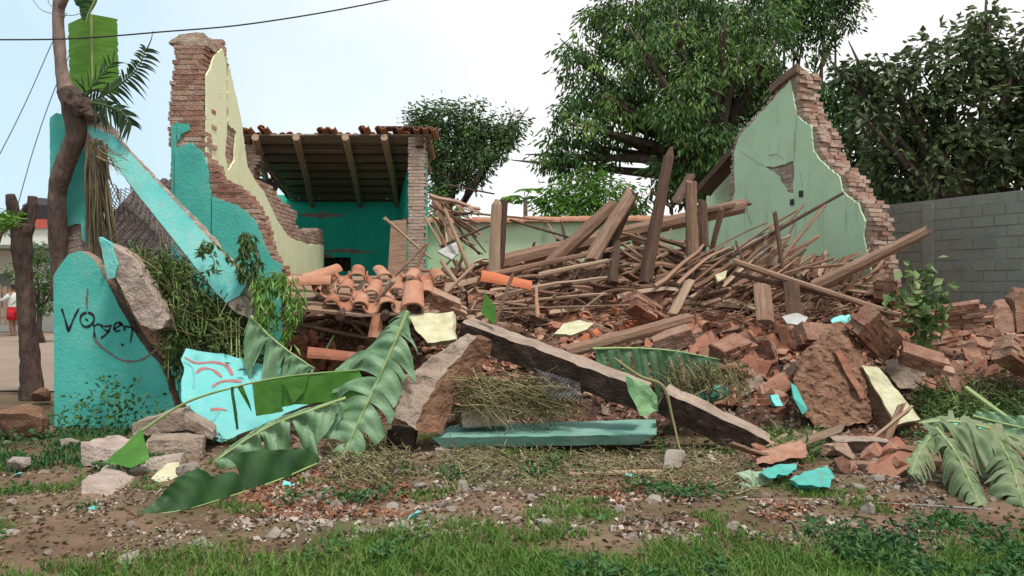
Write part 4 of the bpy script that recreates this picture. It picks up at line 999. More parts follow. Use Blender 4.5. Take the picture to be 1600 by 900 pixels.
# lime-faced slab
t = thing('lime_faced_slab', 'leaning slab with a yellow lime plaster face right of the adobe block', 'plaster slab', tuple(P(1400, 665, 8.9)))
m = MB(); m.prism([P(1346, 570, 9.3), P(1374, 574, 9.25), P(1438, 655, 8.85), P(1400, 664, 8.8)], Vector((.02, .06, -.03))); o = m.build('plaster_face', M['limeslab'], t, fixn=True); roughen(o, .08, .014, 7, 4, 2)
m = MB(); m.prism([P(1344, 574, 9.33), P(1376, 580, 9.32), P(1436, 660, 8.95), P(1402, 668, 8.9)], Vector((-.10, .16, -.14))); o = m.build('masonry_backing', M['adobe'], t, fixn=True); roughen(o, .08, .02, 7, 4, 3)
# masonry chunk with plank-like courses
for i, (pts, lb, mt, bk) in enumerate([
    ([(1552, 500), (1560, 482), (1578, 480), (1590, 498), (1584, 520), (1558, 520)], 'mortar lump left of the brown boulder at the right edge', 'rubble', (.1, .3, .1)),
    ([(1586, 470), (1596, 456), (1640, 456), (1640, 520), (1590, 520)], 'brown boulder-like lump at the very right edge', 'adobe', (.1, .4, .05)),
    ([(1555, 560), (1576, 530), (1620, 540), (1630, 590), (1560, 590)], 'squared brown lump below the right-edge boulder', 'adobe', (.1, .4, .05)),
    ([(1464, 575), (1500, 568), (1506, 606), (1460, 612)], 'flat orange-brown brick slab between sapling and wilted leaves', 'adobe', (.02, .14, .03)),
    ([(1506, 545), (1524, 538), (1546, 580), (1522, 588)], 'long upright brick slab left of the squared lump', 'brick_loose', (.05, .14, .03)),
    ([(1386, 580), (1420, 572), (1448, 590), (1440, 612), (1402, 606)], 'whitish mortar-smeared lump right of the lime-faced slab', 'concrete', (.1, .3, .1)),
    ([(1125, 540), (1162, 530), (1178, 548), (1170, 570), (1130, 566)], 'flat dusty brick slab on the slope left of the adobe block', 'rubble', (.1, .2, .1)),
    ([(1196, 600), (1222, 590), (1234, 604), (1222, 618), (1198, 618)], 'smooth reddish brick above the dark hollow', 'brick_loose', (.1, .2, .05)),
    ([(1150, 608), (1190, 590), (1192, 604), (1160, 620)], 'grey stone slab tip over the dark hollow', 'concrete', (.1, .3, .05)),
    ([(1178, 716), (1260, 700), (1262, 712), (1182, 728)], 'long flat reddish brick at the foot of the heap', 'brick_loose', (.05, .25, .02)),
    ([(1040, 706), (1066, 708), (1066, 730), (1034, 732)], 'pale squared stone on the dirt before the lower beam', 'stone', (.05, .2, .0))]):
    Yb = None
    c = (sum(p[0] for p in pts)/len(pts), max(p[1] for p in pts)); h = hit(c[0], c[1]-2); Yb = h.y-.12 if h else 10
    vb = max(p[1] for p in pts)
    m = MB(); m.prism([P(u, v, Yb+(vb-v)*.0035) for u, v in pts], Vector(bk)); o = m.build('masonry_chunk', M[mt], fixn=True)
    roughen(o, .06, .028, 6, 4, i+50); tag(o, lb, 'masonry chunk', 'large masonry chunks')
def brick_clump(label, u, v, Y, nx, ny, nz, rot, seed, mt='brick_loose'):
    r = random.Random(seed); m = MB(); L, W_, Hh = .24, .13, .062
    for k in range(nz):
        for j in range(ny):
            for i in range(nx):
                edge = i in (0, nx-1) or j in (0, ny-1) or k in (0, nz-1)
                if edge and r.random() < .16: continue
                x = (i+(k % 2)*.5-nx/2)*L+r.gauss(0, .012); y = (j-ny/2)*W_+r.gauss(0, .01); z = (k-nz/2)*Hh
                l = (L-.012)*(r.uniform(.5, 1) if edge and r.random() < .4 else 1)
                m.box((x, y, z), Vector((l, r.gauss(0, .006), r.gauss(0, .005))), Vector((r.gauss(0, .006), W_-.012, 0)), Vector((0, 0, Hh-.012)))
    m.box((-nx*L*.46, -ny*W_*.44, -nz*Hh*.47), Vector((nx*L*.92, 0, 0)), Vector((0, ny*W_*.88, 0)), Vector((0, 0, nz*Hh*.94)), 1)
    o = m.build('brick_clump', [M[mt], M['rubble']], local=True); roughen(o, .09, .008, 14, 2, seed)
    o.matrix_world = Matrix.Translation(P(u, v, Y)) @ Matrix.Rotation(R(rot[2]), 4, 'Z') @ Matrix.Rotation(R(rot[0]), 4, 'X') @ Matrix.Rotation(R(rot[1]), 4, 'Y')
    tag(o, label, 'masonry chunk', 'clumps of bricks still mortared together')
M['brick_clump'] = mat('clump_brick', [(.13, .05, .032), (.25, .105, .067), (.33, .175, .118), (.43, .31, .23)], 7, 7, .93, .8, 36, island=.6, stain=(7.0, .5, .7, (.33, .23, .165), .75), bumpd=.03)
for a in [('tilted clump of mortared bricks left below the sapling, over the adobe block', 1368, 520, 9.75, 3, 2, 6, (25, 35, 20), 1), ('clump of mortared bricks leaning on the foot of the grey wall', 1500, 492, 10.6, 2, 2, 5, (10, -8, -25), 2),
          ('clump of bricks at the right edge under the boulder-like lump', 1585, 555, 9.9, 2, 2, 5, (-15, 30, 30), 3), ('small clump of bricks behind the lower end of the broken beam', 1140, 545, 9.7, 2, 2, 3, (20, -14, 40), 4),
          ('clump of bricks standing between the adobe block and the bent metal sheet', 1270, 525, 9.8, 2, 2, 4, (60, 10, 15), 5), ('clump of bricks at the foot of the broken gable edge', 1385, 455, 11.4, 2, 2, 5, (5, 12, 60), 6),
          ('low clump of bricks right of the lime-faced slab', 1440, 560, 9.6, 2, 2, 3, (30, 20, -20), 7), ('clump of bricks above the yellowish plaster slab', 690, 470, 10.3, 2, 2, 3, (20, 25, 10), 8),
          ('clump of bricks half buried behind the middle of the heap', 1000, 480, 10.9, 2, 2, 4, (-20, 25, 50), 9), ('clump of bricks under the mossy broken plank', 1050, 530, 9.6, 2, 2, 3, (15, -20, 0), 10)]:
    brick_clump(*a, mt='brick_clump')
rk = random.Random(404)
for i, (u, v) in enumerate([(1420, 510), (1475, 545), (1530, 520), (1545, 560), (1490, 590), (1410, 600), (1200, 560), (1100, 500), (1230, 600), (1160, 470), (1330, 470), (1020, 520), (930, 520), (820, 500), (1570, 590), (1450, 530), (1510, 600), (1465, 610), (1590, 560), (1430, 575), (1555, 535), (1120, 560), (780, 480), (900, 480)]):
    p = hit(u, v); q_ = pix(p)
    brick_clump(f'{["ragged", "squarish", "flat", "crumbling"][i % 4]} lump of mortared bricks {near(u, v)}', q_[0], q_[1]-4, p.y, 2, 2, rk.choice((2, 3, 4)), (rk.gauss(0, 28), rk.gauss(0, 28), rk.uniform(-60, 60)), 50+i, mt='brick_clump')
# yellowish plaster slab, pale sheets, coloured scraps
def flat(name, label, cat, pts, mt, th=(.0, .05, -.02), amp=.01, L=.08, seed=0):
    m = MB(); m.prism([P(*p) for p in pts], Vector(th)); o = m.build(name, mt, fixn=True); roughen(o, L, amp, 6, 4, seed); return tag(o, label, cat)
flat('plaster_slab', 'yellowish cream plaster slab behind the top of the short beam', 'plaster slab', [(636, 492, 9.5), (708, 488, 9.6), (708, 512, 9.3), (712, 530, 9.1), (668, 536, 9.0), (650, 515, 9.2)], M['limeslab'], (.02, .12, -.04), .02)
flat('metal_sheet', 'pale bent metal sheet on the heap above the adobe block', 'metal sheet', [(1222, 494, 10.2), (1246, 489, 10.3), (1262, 496, 10.3), (1256, 508, 10.1), (1230, 506, 10.1)], M['metal'], (0, .02, -.015), .01)
flat('metal_sheet', 'pale crumpled sheet below the brick pier', 'metal sheet', [(684, 394, 12.6), (712, 378, 12.9), (716, 396, 12.8), (706, 404, 12.5)], M['metal'], (0, .02, -.02), .02)
flat('plastic_bag', 'crumpled turquoise plastic bag above the adobe block', 'plastic bag', [(1304, 502, 10.0), (1324, 492, 10.1), (1330, 510, 10.0), (1318, 526, 9.9), (1306, 520, 9.9)], M['bagteal'], (.02, .1, 0), .06, .035)
M['teal_chip'] = mat('chipped_turquoise', [(.04, .26, .22), (.07, .34, .29), (.12, .38, .33)], 4, 7, .85, .4, 30, stain=(7.0, .54, .68, (.22, .17, .12), .8))
flat('turquoise_fragment', 'long pale turquoise shard among the weeds at right', 'plaster fragment', [(1452, 653, 8.5), (1500, 656, 8.4), (1546, 668, 8.2), (1544, 676, 8.15), (1490, 668, 8.3)], M['teal_sky'], (0, .08, -.02), .008)
flat('turquoise_fragment', 'larger turquoise fragment at the foot of the heap', 'plaster fragment', [(1236, 748, 6.6), (1262, 736, 6.8), (1290, 728, 6.95), (1308, 742, 6.75), (1296, 758, 6.45), (1250, 757, 6.45)], M['teal_chip'], (0, .05, -.03), .035, .05, 3)
flat('turquoise_fragment', 'smaller turquoise fragment left of the larger one', 'plaster fragment', [(1186, 740, 6.7), (1214, 729, 6.9), (1240, 727, 6.95), (1246, 736, 6.8), (1206, 748, 6.55)], M['teal_chip'], (0, .05, -.025), .035, .05, 7)
flat('turquoise_fragment', 'turquoise block face seen behind the lower beam', 'plaster fragment', [(1062, 610, 9.0), (1100, 604, 9.0), (1136, 600, 9.1), (1140, 614, 9.0), (1090, 624, 8.9)], M['teal'], (0, .2, -.1), .012)
flat('turquoise_fragment', 'turquoise splinter above the dark hollow', 'plaster fragment', [(1204, 618, 9.1), (1216, 616, 9.1), (1224, 634, 9.0), (1212, 634, 9.0)], M['teal_sky'], (0, .1, -.02), .012)
flat('pale_plaster', 'pale green plaster flake behind the middle of the long beam', 'plaster fragment', [(866, 522, 9.7), (880, 506, 9.9), (905, 500, 9.9), (928, 505, 9.85), (918, 514, 9.7), (890, 524, 9.6)], M['limeslab'], (0, .06, -.03), .015)
flat('pale_plaster', 'pale green plaster flake low under the splayed canes', 'plaster fragment', [(1118, 430, 11.2), (1136, 422, 11.3), (1134, 434, 11.2), (1122, 440, 11.1)], M['limeslab'], (0, .06, -.03), .01)
flat('pale_plaster', 'yellow-green plaster piece on the verge near the orange tile bit', 'plaster fragment', [(236, 748, 6.9), (262, 724, 7.3), (280, 722, 7.3), (278, 744, 7.0), (250, 758, 6.8)], M['limeslab'], (0, .06, -.08), .012)
flat('tile_bit', 'bright orange tile bit on the verge', 'roof tile', [(206, 762, 6.75), (226, 754, 6.9), (240, 758, 6.85), (232, 768, 6.7), (208, 770, 6.7)], M['tile_new'], (0, .06, -.06), .01)

# scrawled turquoise slab leaning at the left
t = thing('scrawled_slab', 'leaning turquoise slab with red and grey scrawls behind the banana leaves', 'wall fragment', tuple(P(380, 680, 8.6)))
class Plane3:
    def __init__(s, a, b, c):       # three photo points with depths
        s.o = P(*a); s.x = (P(*b)-s.o).normalized(); n = s.x.cross(P(*c)-s.o).normalized(); s.n = n if n.y < 0 else -n; s.y = s.n.cross(s.x)
    def sz(s, u, v):
        c = Vector((0, 0, HC)); d = Vector(((u-800)/F, 1, (450-v)/F)); t = (s.o-c).dot(s.n)/d.dot(s.n); p = c+d*t-s.o
        return (p.dot(s.x), p.dot(s.y))
    def pt(s, x, y, off=0): return s.o+s.x*x+s.y*y+s.n*off
PL = Plane3((285, 560, 9.0), (500, 600, 9.1), (340, 690, 8.5))
m = MB(); m.prism([PL.pt(x, y) for x, y in ragged([PL.sz(*q) for q in [(290, 544), (350, 554), (440, 576), (505, 592), (520, 600), (480, 632), (420, 660), (345, 692), (332, 686), (308, 648), (284, 628), (283, 600), (290, 574), (282, 562)]], .06, .012, 2)], -PL.n*.12, ms=1)
m.build('plaster', [M['teal_sky'], M['concrete']], t)
S = lambda L: [(200+x/3, 440+y/3) for x, y in L]
ribbon(PL, [S([(265, 355), (320, 382), (400, 378), (460, 395), (490, 440)]), S([(395, 495), (430, 472), (480, 465), (535, 470)]), S([(385, 600), (430, 598), (465, 605)]), S([(320, 430), (350, 408), (400, 415), (440, 450)])], .028, .002, 'red_scrawl', M['paint_red'], t)
ribbon(PL, [S([(260, 375), (300, 400), (310, 440)]), S([(310, 440), (308, 500)]), S([(430, 605), (410, 640), (380, 665)]), S([(525, 410), (570, 410), (605, 440)])], .022, .002, 'grey_scrawl', M['paint_teal'], t)
# leaning turquoise strip (fallen lintel) and its bare concrete ends
t = thing('leaning_lintel', 'long turquoise painted lintel leaning diagonally from the stub down to the right', 'concrete beam', tuple(P(370, 480, 9.4)))
LP = Plane3((125, 192, 9.85), (355, 470, 9.3), (165, 195, 9.85))
m = MB(); m.prism([LP.pt(x, y) for x, y in ragged([LP.sz(*q) for q in [(124, 189), (148, 200), (178, 212), (388, 440), (374, 462), (352, 474), (338, 458)]], .08, .008, 3, clean=(2, 6))], -LP.n*.03)
m.build('painted_face', M['teal_pale'], t)
m = MB(); m.prism([LP.pt(x, y, -.032) for x, y in ragged([LP.sz(*q) for q in [(122, 186), (128, 162), (160, 178), (184, 212), (392, 436), (414, 486), (404, 506), (372, 490), (336, 460)]], .08, .012, 5)], -LP.n*.17)
roughen(m.build('concrete_core', M['pinkcon'], t), .08, .02, 7, 4, 5)
t = thing('broken_lintel', 'broken concrete lintel piece hanging against the turquoise stub below the strands', 'concrete beam', tuple(P(240, 520, 9.2)))
m = MB(); m.prism([P(u, v, 9.12) for u, v in [(160, 378), (180, 386), (203, 402), (228, 442), (258, 500), (254, 512), (236, 516), (220, 506), (198, 468), (178, 430)]], Vector((.02, .22, 0)))
roughen(m.build('concrete_core', M['pinkcon'], t, fixn=True), .06, .018, 7, 4, 7)
m = MB(); m.prism([P(u, v, 9.08) for u, v in [(154, 370), (172, 380), (184, 414), (178, 434), (168, 436)]], Vector((0, .08, 0))); roughen(m.build('painted_face', M['teal_pale'], t, fixn=True), .08, .01, 7, 3, 8)

# blocks at lower left
def rock(u, vb, wpx, hpx, mt, name, label, cat, seed, dep=1.0, rotz=0.0, ang=True, flatten=True):
    Y = HC*F/(vb-450); s = Y/F
    o = rock_mesh(seed, name, mt, .9, .12, .03, ang)
    c = P(u, vb-hpx/2, Y+.25*wpx*s)
    o.matrix_world = Matrix.Translation(c) @ Matrix.Rotation(rotz, 4, 'Z') @ Matrix.Diagonal((wpx*s*1.1, wpx*s*dep, hpx*s*1.25, 1))
    return tag(o, label, cat)
rock(30, 690, 86, 62, M['adobe'], 'boulder', 'large brown boulder at the left edge', 'boulder', 81, ang=False)
rock(64, 632, 34, 26, M['adobe'], 'boulder', 'small brown rock at the foot of the pruned tree', 'boulder', 82, ang=False)
rock(110, 702, 40, 20, M['stone'], 'pale_stone', 'pale rounded rock before the turquoise stub', 'stone', 83, ang=False)
rock(30, 736, 40, 24, M['stone'], 'pale_stone', 'pale rock at lower left beside a turquoise chip', 'stone', 84, ang=False)
rock(295, 752, 44, 32, M['stone'], 'pale_stone', 'grey rock left of the dark leaf tip', 'stone', 85, ang=False)
block('concrete_block', 'pale concrete block with a flat sloping top on the verge', 'concrete chunk', [P(130, 772, 6.4), P(170, 778, 6.3), P(205, 762, 6.7), P(165, 750, 7.0), P(128, 752, 6.5), P(172, 772, 6.35), P(212, 744, 6.85), P(168, 728, 7.1)], M['pinkcon'], L=.06, amp=.02, seed=11)
block('concrete_block', 'grey concrete block behind the pale one', 'concrete chunk', [P(126, 730, 7.5), P(178, 736, 7.4), P(230, 726, 7.8), P(180, 720, 8.1), P(128, 690, 7.6), P(180, 704, 7.5), P(232, 694, 7.9), P(180, 680, 8.2)], M['pinkcon'], L=.07, amp=.025, seed=12)
block('concrete_slab', 'bent concrete slab propped under the scrawled turquoise slab', 'concrete slab', [P(208, 684, 8.3), P(290, 672, 8.3), P(300, 660, 8.8), P(220, 668, 8.8), P(206, 664, 8.3), P(286, 640, 8.3), P(300, 632, 8.8), P(222, 654, 8.8)], M['concrete'], L=.07, amp=.02, seed=13)
block('concrete_slab', 'second concrete slab leaning right of the bent one', 'concrete slab', [P(290, 672, 8.2), P(332, 686, 8.1), P(340, 680, 8.5), P(300, 664, 8.6), P(286, 646, 8.2), P(334, 676, 8.1), P(338, 664, 8.5), P(298, 640, 8.6)], M['concrete'], L=.07, amp=.02, seed=14)
block('concrete_slab', 'dark low slab under the bent concrete slab', 'concrete slab', [P(232, 716, 7.9), P(318, 716, 7.9), P(322, 700, 8.4), P(240, 700, 8.4), P(230, 688, 7.95), P(320, 684, 7.95), P(324, 672, 8.4), P(240, 676, 8.4)], M['concrete'], L=.07, amp=.03, seed=15)
block('concrete_slab', 'grey slab piece below the cut leaf triangle', 'concrete slab', [P(200, 744, 7.2), P(282, 738, 7.3), P(290, 720, 7.8), P(214, 722, 7.8), P(200, 736, 7.2), P(282, 716, 7.35), P(286, 706, 7.8), P(216, 716, 7.8)], M['pinkcon'], L=.07, amp=.025, seed=16)
# ------------------------------------------------------------------ trees
def leaves_mesh(m, centers, dirs, sizes, tints, rng, aspect=.36, fold=.12):
    for c, d, s, t in zip(centers, dirs, sizes, tints):
        d = d.normalized(); r = Vector((rng.gauss(0, 1), rng.gauss(0, 1), rng.gauss(0, 1)))
        x = d.cross(r)
        if x.length < 1e-4: continue
        x.normalize(); n = d.cross(x)
        a, b = c, c+d*s; mid = c+d*s*.48
        m.add([a, mid+x*s*aspect*.5+n*s*fold, b, mid-x*s*aspect*.5+n*s*fold], [(0, 1, 2), (0, 2, 3)], 0, t)
def tree(name, label, cat, base, Y, blobs, mt, trunk_r, leaf=.2, per=26, dens=1.0, clump=.42, aspect=.36, droop=.5, seed=1, bark='bark', trunk_top=None, group=None, ddepth=1.0, cut=None, extra=None):
    r = random.Random(seed)
    b0 = P(base[0], 450, Y) if base[1] is None else P(base[0], base[1], Y); b0.z = 0
    t = thing(name, label, cat, tuple(b0), group)
    m = MB(); tops = []
    for (u, v, rad, *o) in blobs:
        dY = o[0] if o else 0.0; bright = o[1] if len(o) > 1 else 0.0
        c = P(u, v, Y+dY); R0 = rad/F*Y; tops.append((c, R0))
        n = int(dens*R0*R0*R0**.2*26/(clump*clump*4.2))
        for _ in range(max(4, n)):
            d = Vector((r.gauss(0, 1), r.gauss(0, 1)*ddepth, r.gauss(0, 1))).normalized()
            q = c+d*R0*(r.random()**.45)*1.02
            if cut and cut(q): continue
            outd = (q-c).normalized() if (q-c).length > 1e-3 else d
            base_t = min(.9, max(0, .36+.27*r.gauss(0, 1)+bright))
            for k in range(per):
                o_ = Vector((r.gauss(0, 1), r.gauss(0, 1), r.gauss(0, .7)))*clump*.55
                dd = (o_*1.2+outd*.25+Vector((r.gauss(0, .3), r.gauss(0, .3), -droop)))
                leaves_mesh(m, [q+o_*.7], [dd], [leaf*r.uniform(.65, 1.25)], [min(1, max(0, base_t+r.gauss(0, .10)))], r, aspect)
    m.build('crown', mt, t, attr=True)
    m = MB(); z = tops
    top = P(*trunk_top, Y) if trunk_top else sum((c for c, _ in z), Vector())/len(z)
    fork = b0+(top-b0)*.55
    pts = [b0, b0+(top-b0)*.25+Vector((rnd(-.1, .1), 0, 0)), fork]; m.tube(pts, [trunk_r*1.25, trunk_r, trunk_r*.8], 9)
    for c, R0 in z:
        mid = fork+(c-fork)*.5+Vector((r.gauss(0, .25), r.gauss(0, .25), r.uniform(0, .4)))
        m.tube([fork, mid, c, c+(c-mid)*.35], [trunk_r*.55, trunk_r*.3, trunk_r*.13, .012], 6)
        for _ in range(3):
            e = c+Vector((r.gauss(0, 1), r.gauss(0, 1), r.gauss(0, 1))).normalized()*R0*.8
            m.tube([mid+(c-mid)*.5, (mid+c)*.25+e*.5, e], [trunk_r*.14, trunk_r*.09, .01], 5)
    m.build('trunk', M[bark], t, smooth=True)
    return t
tree('mango_tree', 'largest dark leafy tree overhanging the middle behind the ruin', 'tree', (1120, None), 22,
     [(1000, 20, 80, 0), (1090, 5, 95, 1), (1170, 30, 80, 0), (935, 120, 55, 0), (1010, 110, 75, -.5), (1095, 95, 85, .5), (1180, 110, 75, 0), (895, 185, 52, 0), (950, 185, 55, .3), (1035, 178, 58, 0),
      (1130, 190, 85, .5), (1075, 235, 48, 1), (868, 243, 34, 0), (905, 250, 44, 0), (955, 232, 30, 0), (1055, 268, 34, 1), (1140, 270, 60, 1), (1215, 165, 55, 0), (905, 90, 30, 0), (940, 45, 40, 0), (960, 160, 24, -1, .42), (985, 175, 20, -1, .42),
      (1150, 105, 28, -1.6, .34), (1200, 90, 24, -1.6, .34), (1130, 60, 26, -1.6, .28), (920, 200, 22, -1.2, .4), (1060, 50, 26, -1.5, .3), (1240, 210, 40, 0), (850, 255, 16, 0), (1100, 300, 42, -1), (1088, 235, 42, -2), (1128, 240, 46, -2), (1060, 185, 40, -2), (1150, 320, 40, 0), (1085, 140, 40, -2.5, .1), (1000, 70, 36, -2, .15)],
     M['leaf_mango'], .38, .20, 36, 1.05, .42, .30, .75, 5, trunk_top=(1110, 60))
tree('slender_tree', 'slender airy tree with a thin trunk rising above the gable apex', 'tree', (1262, None), 24,
     [(1215, 15, 46), (1262, 5, 48), (1305, 22, 40), (1330, -5, 32), (1240, 55, 32), (1285, 60, 30), (1225, -25, 50), (1290, -30, 45)], M['leaf_mid'], .13, .20, 22, 1.5, .40, .30, .4, 6, trunk_top=(1258, 20))
tree('leafy_tree', 'mid green tree filling the gap right of the gable apex', 'tree', (1300, None), 21,
     [(1284, 142, 26), (1318, 150, 28), (1292, 165, 42), (1335, 185, 46), (1300, 215, 50), (1365, 215, 44), (1330, 260, 55), (1285, 265, 40, .5), (1375, 150, 26), (1340, 130, 22), (1270, 195, 30, .3), (1360, 290, 50, .5), (1310, 310, 50, .5)], M['leaf_mid'], .25, .22, 24, 1.1, .40, .32, .5, 7)
tree('almond_tree', 'broad dark tree with large leaves above the grey block wall', 'tree', (1500, None), 17.5,
     [(1385, 115, 34), (1430, 130, 48), (1480, 100, 52), (1535, 75, 48), (1590, 95, 60), (1540, 30, 18, 0, .3), (1420, 190, 56), (1490, 180, 70), (1570, 180, 75), (1640, 140, 80), (1400, 250, 50), (1460, 255, 70),
      (1545, 260, 75), (1620, 250, 80), (1385, 300, 40, .8), (1440, 310, 50, .8), (1510, 315, 60, .8), (1590, 315, 60, .8), (1345, 105, 22), (1320, 120, 12), (1350, 155, 12), (1700, 200, 80), (1360, 195, 24, -.4)],
     M['leaf_broad'], .30, .22, 26, 1.15, .45, .50, .35, 8)
tree('small_tree', 'flat-topped smaller tree behind the brick pier', 'tree', (690, None), 30,
     [(660, 196, 30), (700, 190, 34), (745, 194, 36), (790, 200, 28), (806, 196, 14), (680, 228, 40), (735, 232, 44), (775, 226, 28), (690, 270, 32), (735, 268, 26), (700, 296, 26), (650, 215, 30)],
     M['leaf_far'], .3, .21, 38, 1.5, .45, .34, .35, 9, trunk_top=(695, 240))
tree('bright_shrub', 'bright lime green bushy tree above the low green wall', 'tree', (915, None), 20,
     [(880, 312, 34), (915, 292, 32), (950, 300, 34), (905, 325, 40), (960, 330, 34), (860, 328, 22), (978, 312, 16)], M['leaf_lime'], .12, .2, 26, 1.2, .32, .24, .35, 10)
tree('dark_bush', 'dark leafy bush between the tall post and the gable', 'bush', (1050, None), 20.5,
     [(1035, 285, 28), (1075, 290, 36), (1110, 300, 34), (1040, 262, 16), (1000, 318, 20)], M['leaf_mango'], .1, .2, 26, 1.2, .36, .32, .5, 16)
tree('street_bush', 'dark green bush along the road behind the pruned tree', 'bush', (66, None), 24,
     [(62, 400, 22), (74, 425, 22), (58, 445, 24), (78, 460, 20), (50, 475, 16), (30, 425, 16), (70, 480, 18)], M['leaf_mid'], .08, .16, 26, 1.1, .32, .3, .3, 11)
tree('garden_bush', 'lighter bush low behind the brick pier, left of the green wall', 'bush', (690, None), 21,
     [(690, 318, 20), (715, 325, 16), (668, 330, 14)], M['leaf_lime'], .05, .16, 22, 1.0, .3, .3, .2, 12)
tree('street_tree', 'green treetop at the far left edge above the white house', 'tree', (-40, None), 26,
     [(0, 336, 15), (22, 340, 11), (-30, 330, 30), (8, 352, 10)], M['leaf_lime'], .12, .18, 22, 1.2, .32, .3, .3, 13)
tree('background_tree', 'dense low dark tree behind the gable and block wall', 'tree', (1330, None), 25,
     [(1280, 300, 60), (1180, 310, 60), (1380, 330, 60), (1470, 340, 60), (1560, 340, 60), (1230, 240, 50)], M['leaf_broad'], .2, .28, 18, 1.0, .5, .5, .3, 14)
# papaya
t = thing('papaya_plant', 'small papaya plant with star-shaped leaves left of the lime green tree', 'plant', tuple(Vector((P(820, 450, 20).x, 20, 0))))
m = MB(); c = P(821, 312, 20); m.tube([Vector((c.x, 20, 0)), c], [.07, .05], 6); m.build('stem', M['bark_pale'], t)
m = MB(); r = random.Random(3)
for k in range(11):
    a = k*.571; e = c+Vector((math.cos(a)*.42, math.sin(a)*.4, r.uniform(-.05, .25)))
    m.tube([c, (c+e)*.5+Vector((0, 0, .06)), e], .012, 4, 0, .4)
    for j in range(7):
        b = a+(j-3)*.5; d = Vector((math.cos(b), math.sin(b), -.45))
        leaves_mesh(m, [e], [d], [r.uniform(.22, .32)], [r.uniform(.3, .8)], r, .34, .05)
m.build('foliage', M['leaf_lime'], t, attr=True)

# ------------------------------------------------------------------ bare leaning trunk and the pruned tree
def spine(pts, n=24):
    o = []
    for i in range(len(pts)-1):
        a, b, c, d = pts[max(i-1, 0)], pts[i], pts[i+1], pts[min(i+2, len(pts)-1)]
        for k in range(n//(len(pts)-1)+1):
            t = k/(n//(len(pts)-1)+1)
            o.append(.5*((2*b)+(c-a)*t+(2*a-5*b+4*c-d)*t*t+(3*b-a-3*c+d)*t**3))
    o.append(pts[-1]); return o
def limb(m, pxs, n=26, seg=10, seed=0):
    pts = spine([P(u, v, Y) for u, v, Y, _ in pxs], n); rs = spine([Vector((w, 0, 0)) for *_, w in pxs], n)
    rad = []
    for p, q in zip(pts, rs): rad.append(q.x*p.y/F*(1+.07*noise.noise(p*5+Vector((seed, 0, 0)))))
    m.tube(pts, rad, seg)
t = thing('leaning_trunk', 'bare grey-brown tree trunk bending in front of the turquoise stub', 'tree', tuple(P(92, 430, 9.86)))
m = MB(); limb(m, [(96, 470, 9.9, 15), (93, 415, 9.88, 13), (90, 360, 9.86, 14), (90, 300, 9.84, 14), (102, 255, 9.82, 15), (118, 215, 9.8, 15), (116, 175, 9.8, 16), (104, 140, 9.8, 16)], 36, 12)
o = m.build('trunk', M['bark'], t, smooth=True); roughen(o, .09, .012, 9, 2, 1)
m = MB(); limb(m, [(106, 150, 9.8, 15), (97, 115, 9.8, 10), (92, 60, 9.8, 9), (91, 20, 9.8, 9), (94, -30, 9.8, 9), (90, -120, 9.8, 7)], 24, 10)
limb(m, [(93, 14, 9.8, 7), (104, -8, 9.7, 5), (118, -50, 9.6, 4)], 8, 8)
o = m.build('limb', M['bark_pale'], t, smooth=True); roughen(o, .09, .008, 9, 2, 2)
m = MB(); limb(m, [(104, 148, 9.75, 10), (122, 160, 9.72, 17), (140, 178, 9.72, 10), (152, 190, 9.75, 4)], 10, 10)
o = m.build('torn_bark', M['bark'], t); roughen(o, .05, .04, 10, 3, 3)
t = thing('pruned_tree', 'pruned bare tree with two cut-off forks beside the dirt road', 'tree', tuple(P(48, 622, 12.1)))
m = MB(); limb(m, [(50, 626, 12.1, 19), (48, 580, 12.1, 15), (42, 500, 12.1, 13), (38, 440, 12.1, 13), (34, 390, 12.1, 15), (34, 350, 12.1, 17)], 26, 12)
limb(m, [(30, 370, 12.1, 13), (24, 345, 12.1, 10), (20, 322, 12.05, 9), (15, 303, 12.0, 6)], 12, 9, 3)
limb(m, [(38, 370, 12.1, 11), (46, 345, 12.1, 8), (50, 325, 12.1, 7), (51, 307, 12.1, 7)], 12, 9, 4)
limb(m, [(30, 350, 12.1, 7), (34, 335, 12.05, 5), (41, 320, 12.0, 2)], 8, 7, 5)
o = m.build('trunk', M['bark'], t, smooth=True); roughen(o, .1, .018, 8, 2, 4)
m = MB(); r = random.Random(8)
for k in range(260):
    c = P(12+r.gauss(0, 14), 342+r.gauss(0, 6), 12+r.gauss(0, .25))
    leaves_mesh(m, [c], [Vector((r.gauss(0, 1), r.gauss(0, 1), r.gauss(0, .5)))], [r.uniform(.06, .13)], [r.uniform(.2, .9)], r, .45)
m.build('foliage', M['leaf_lime'], t, attr=True)

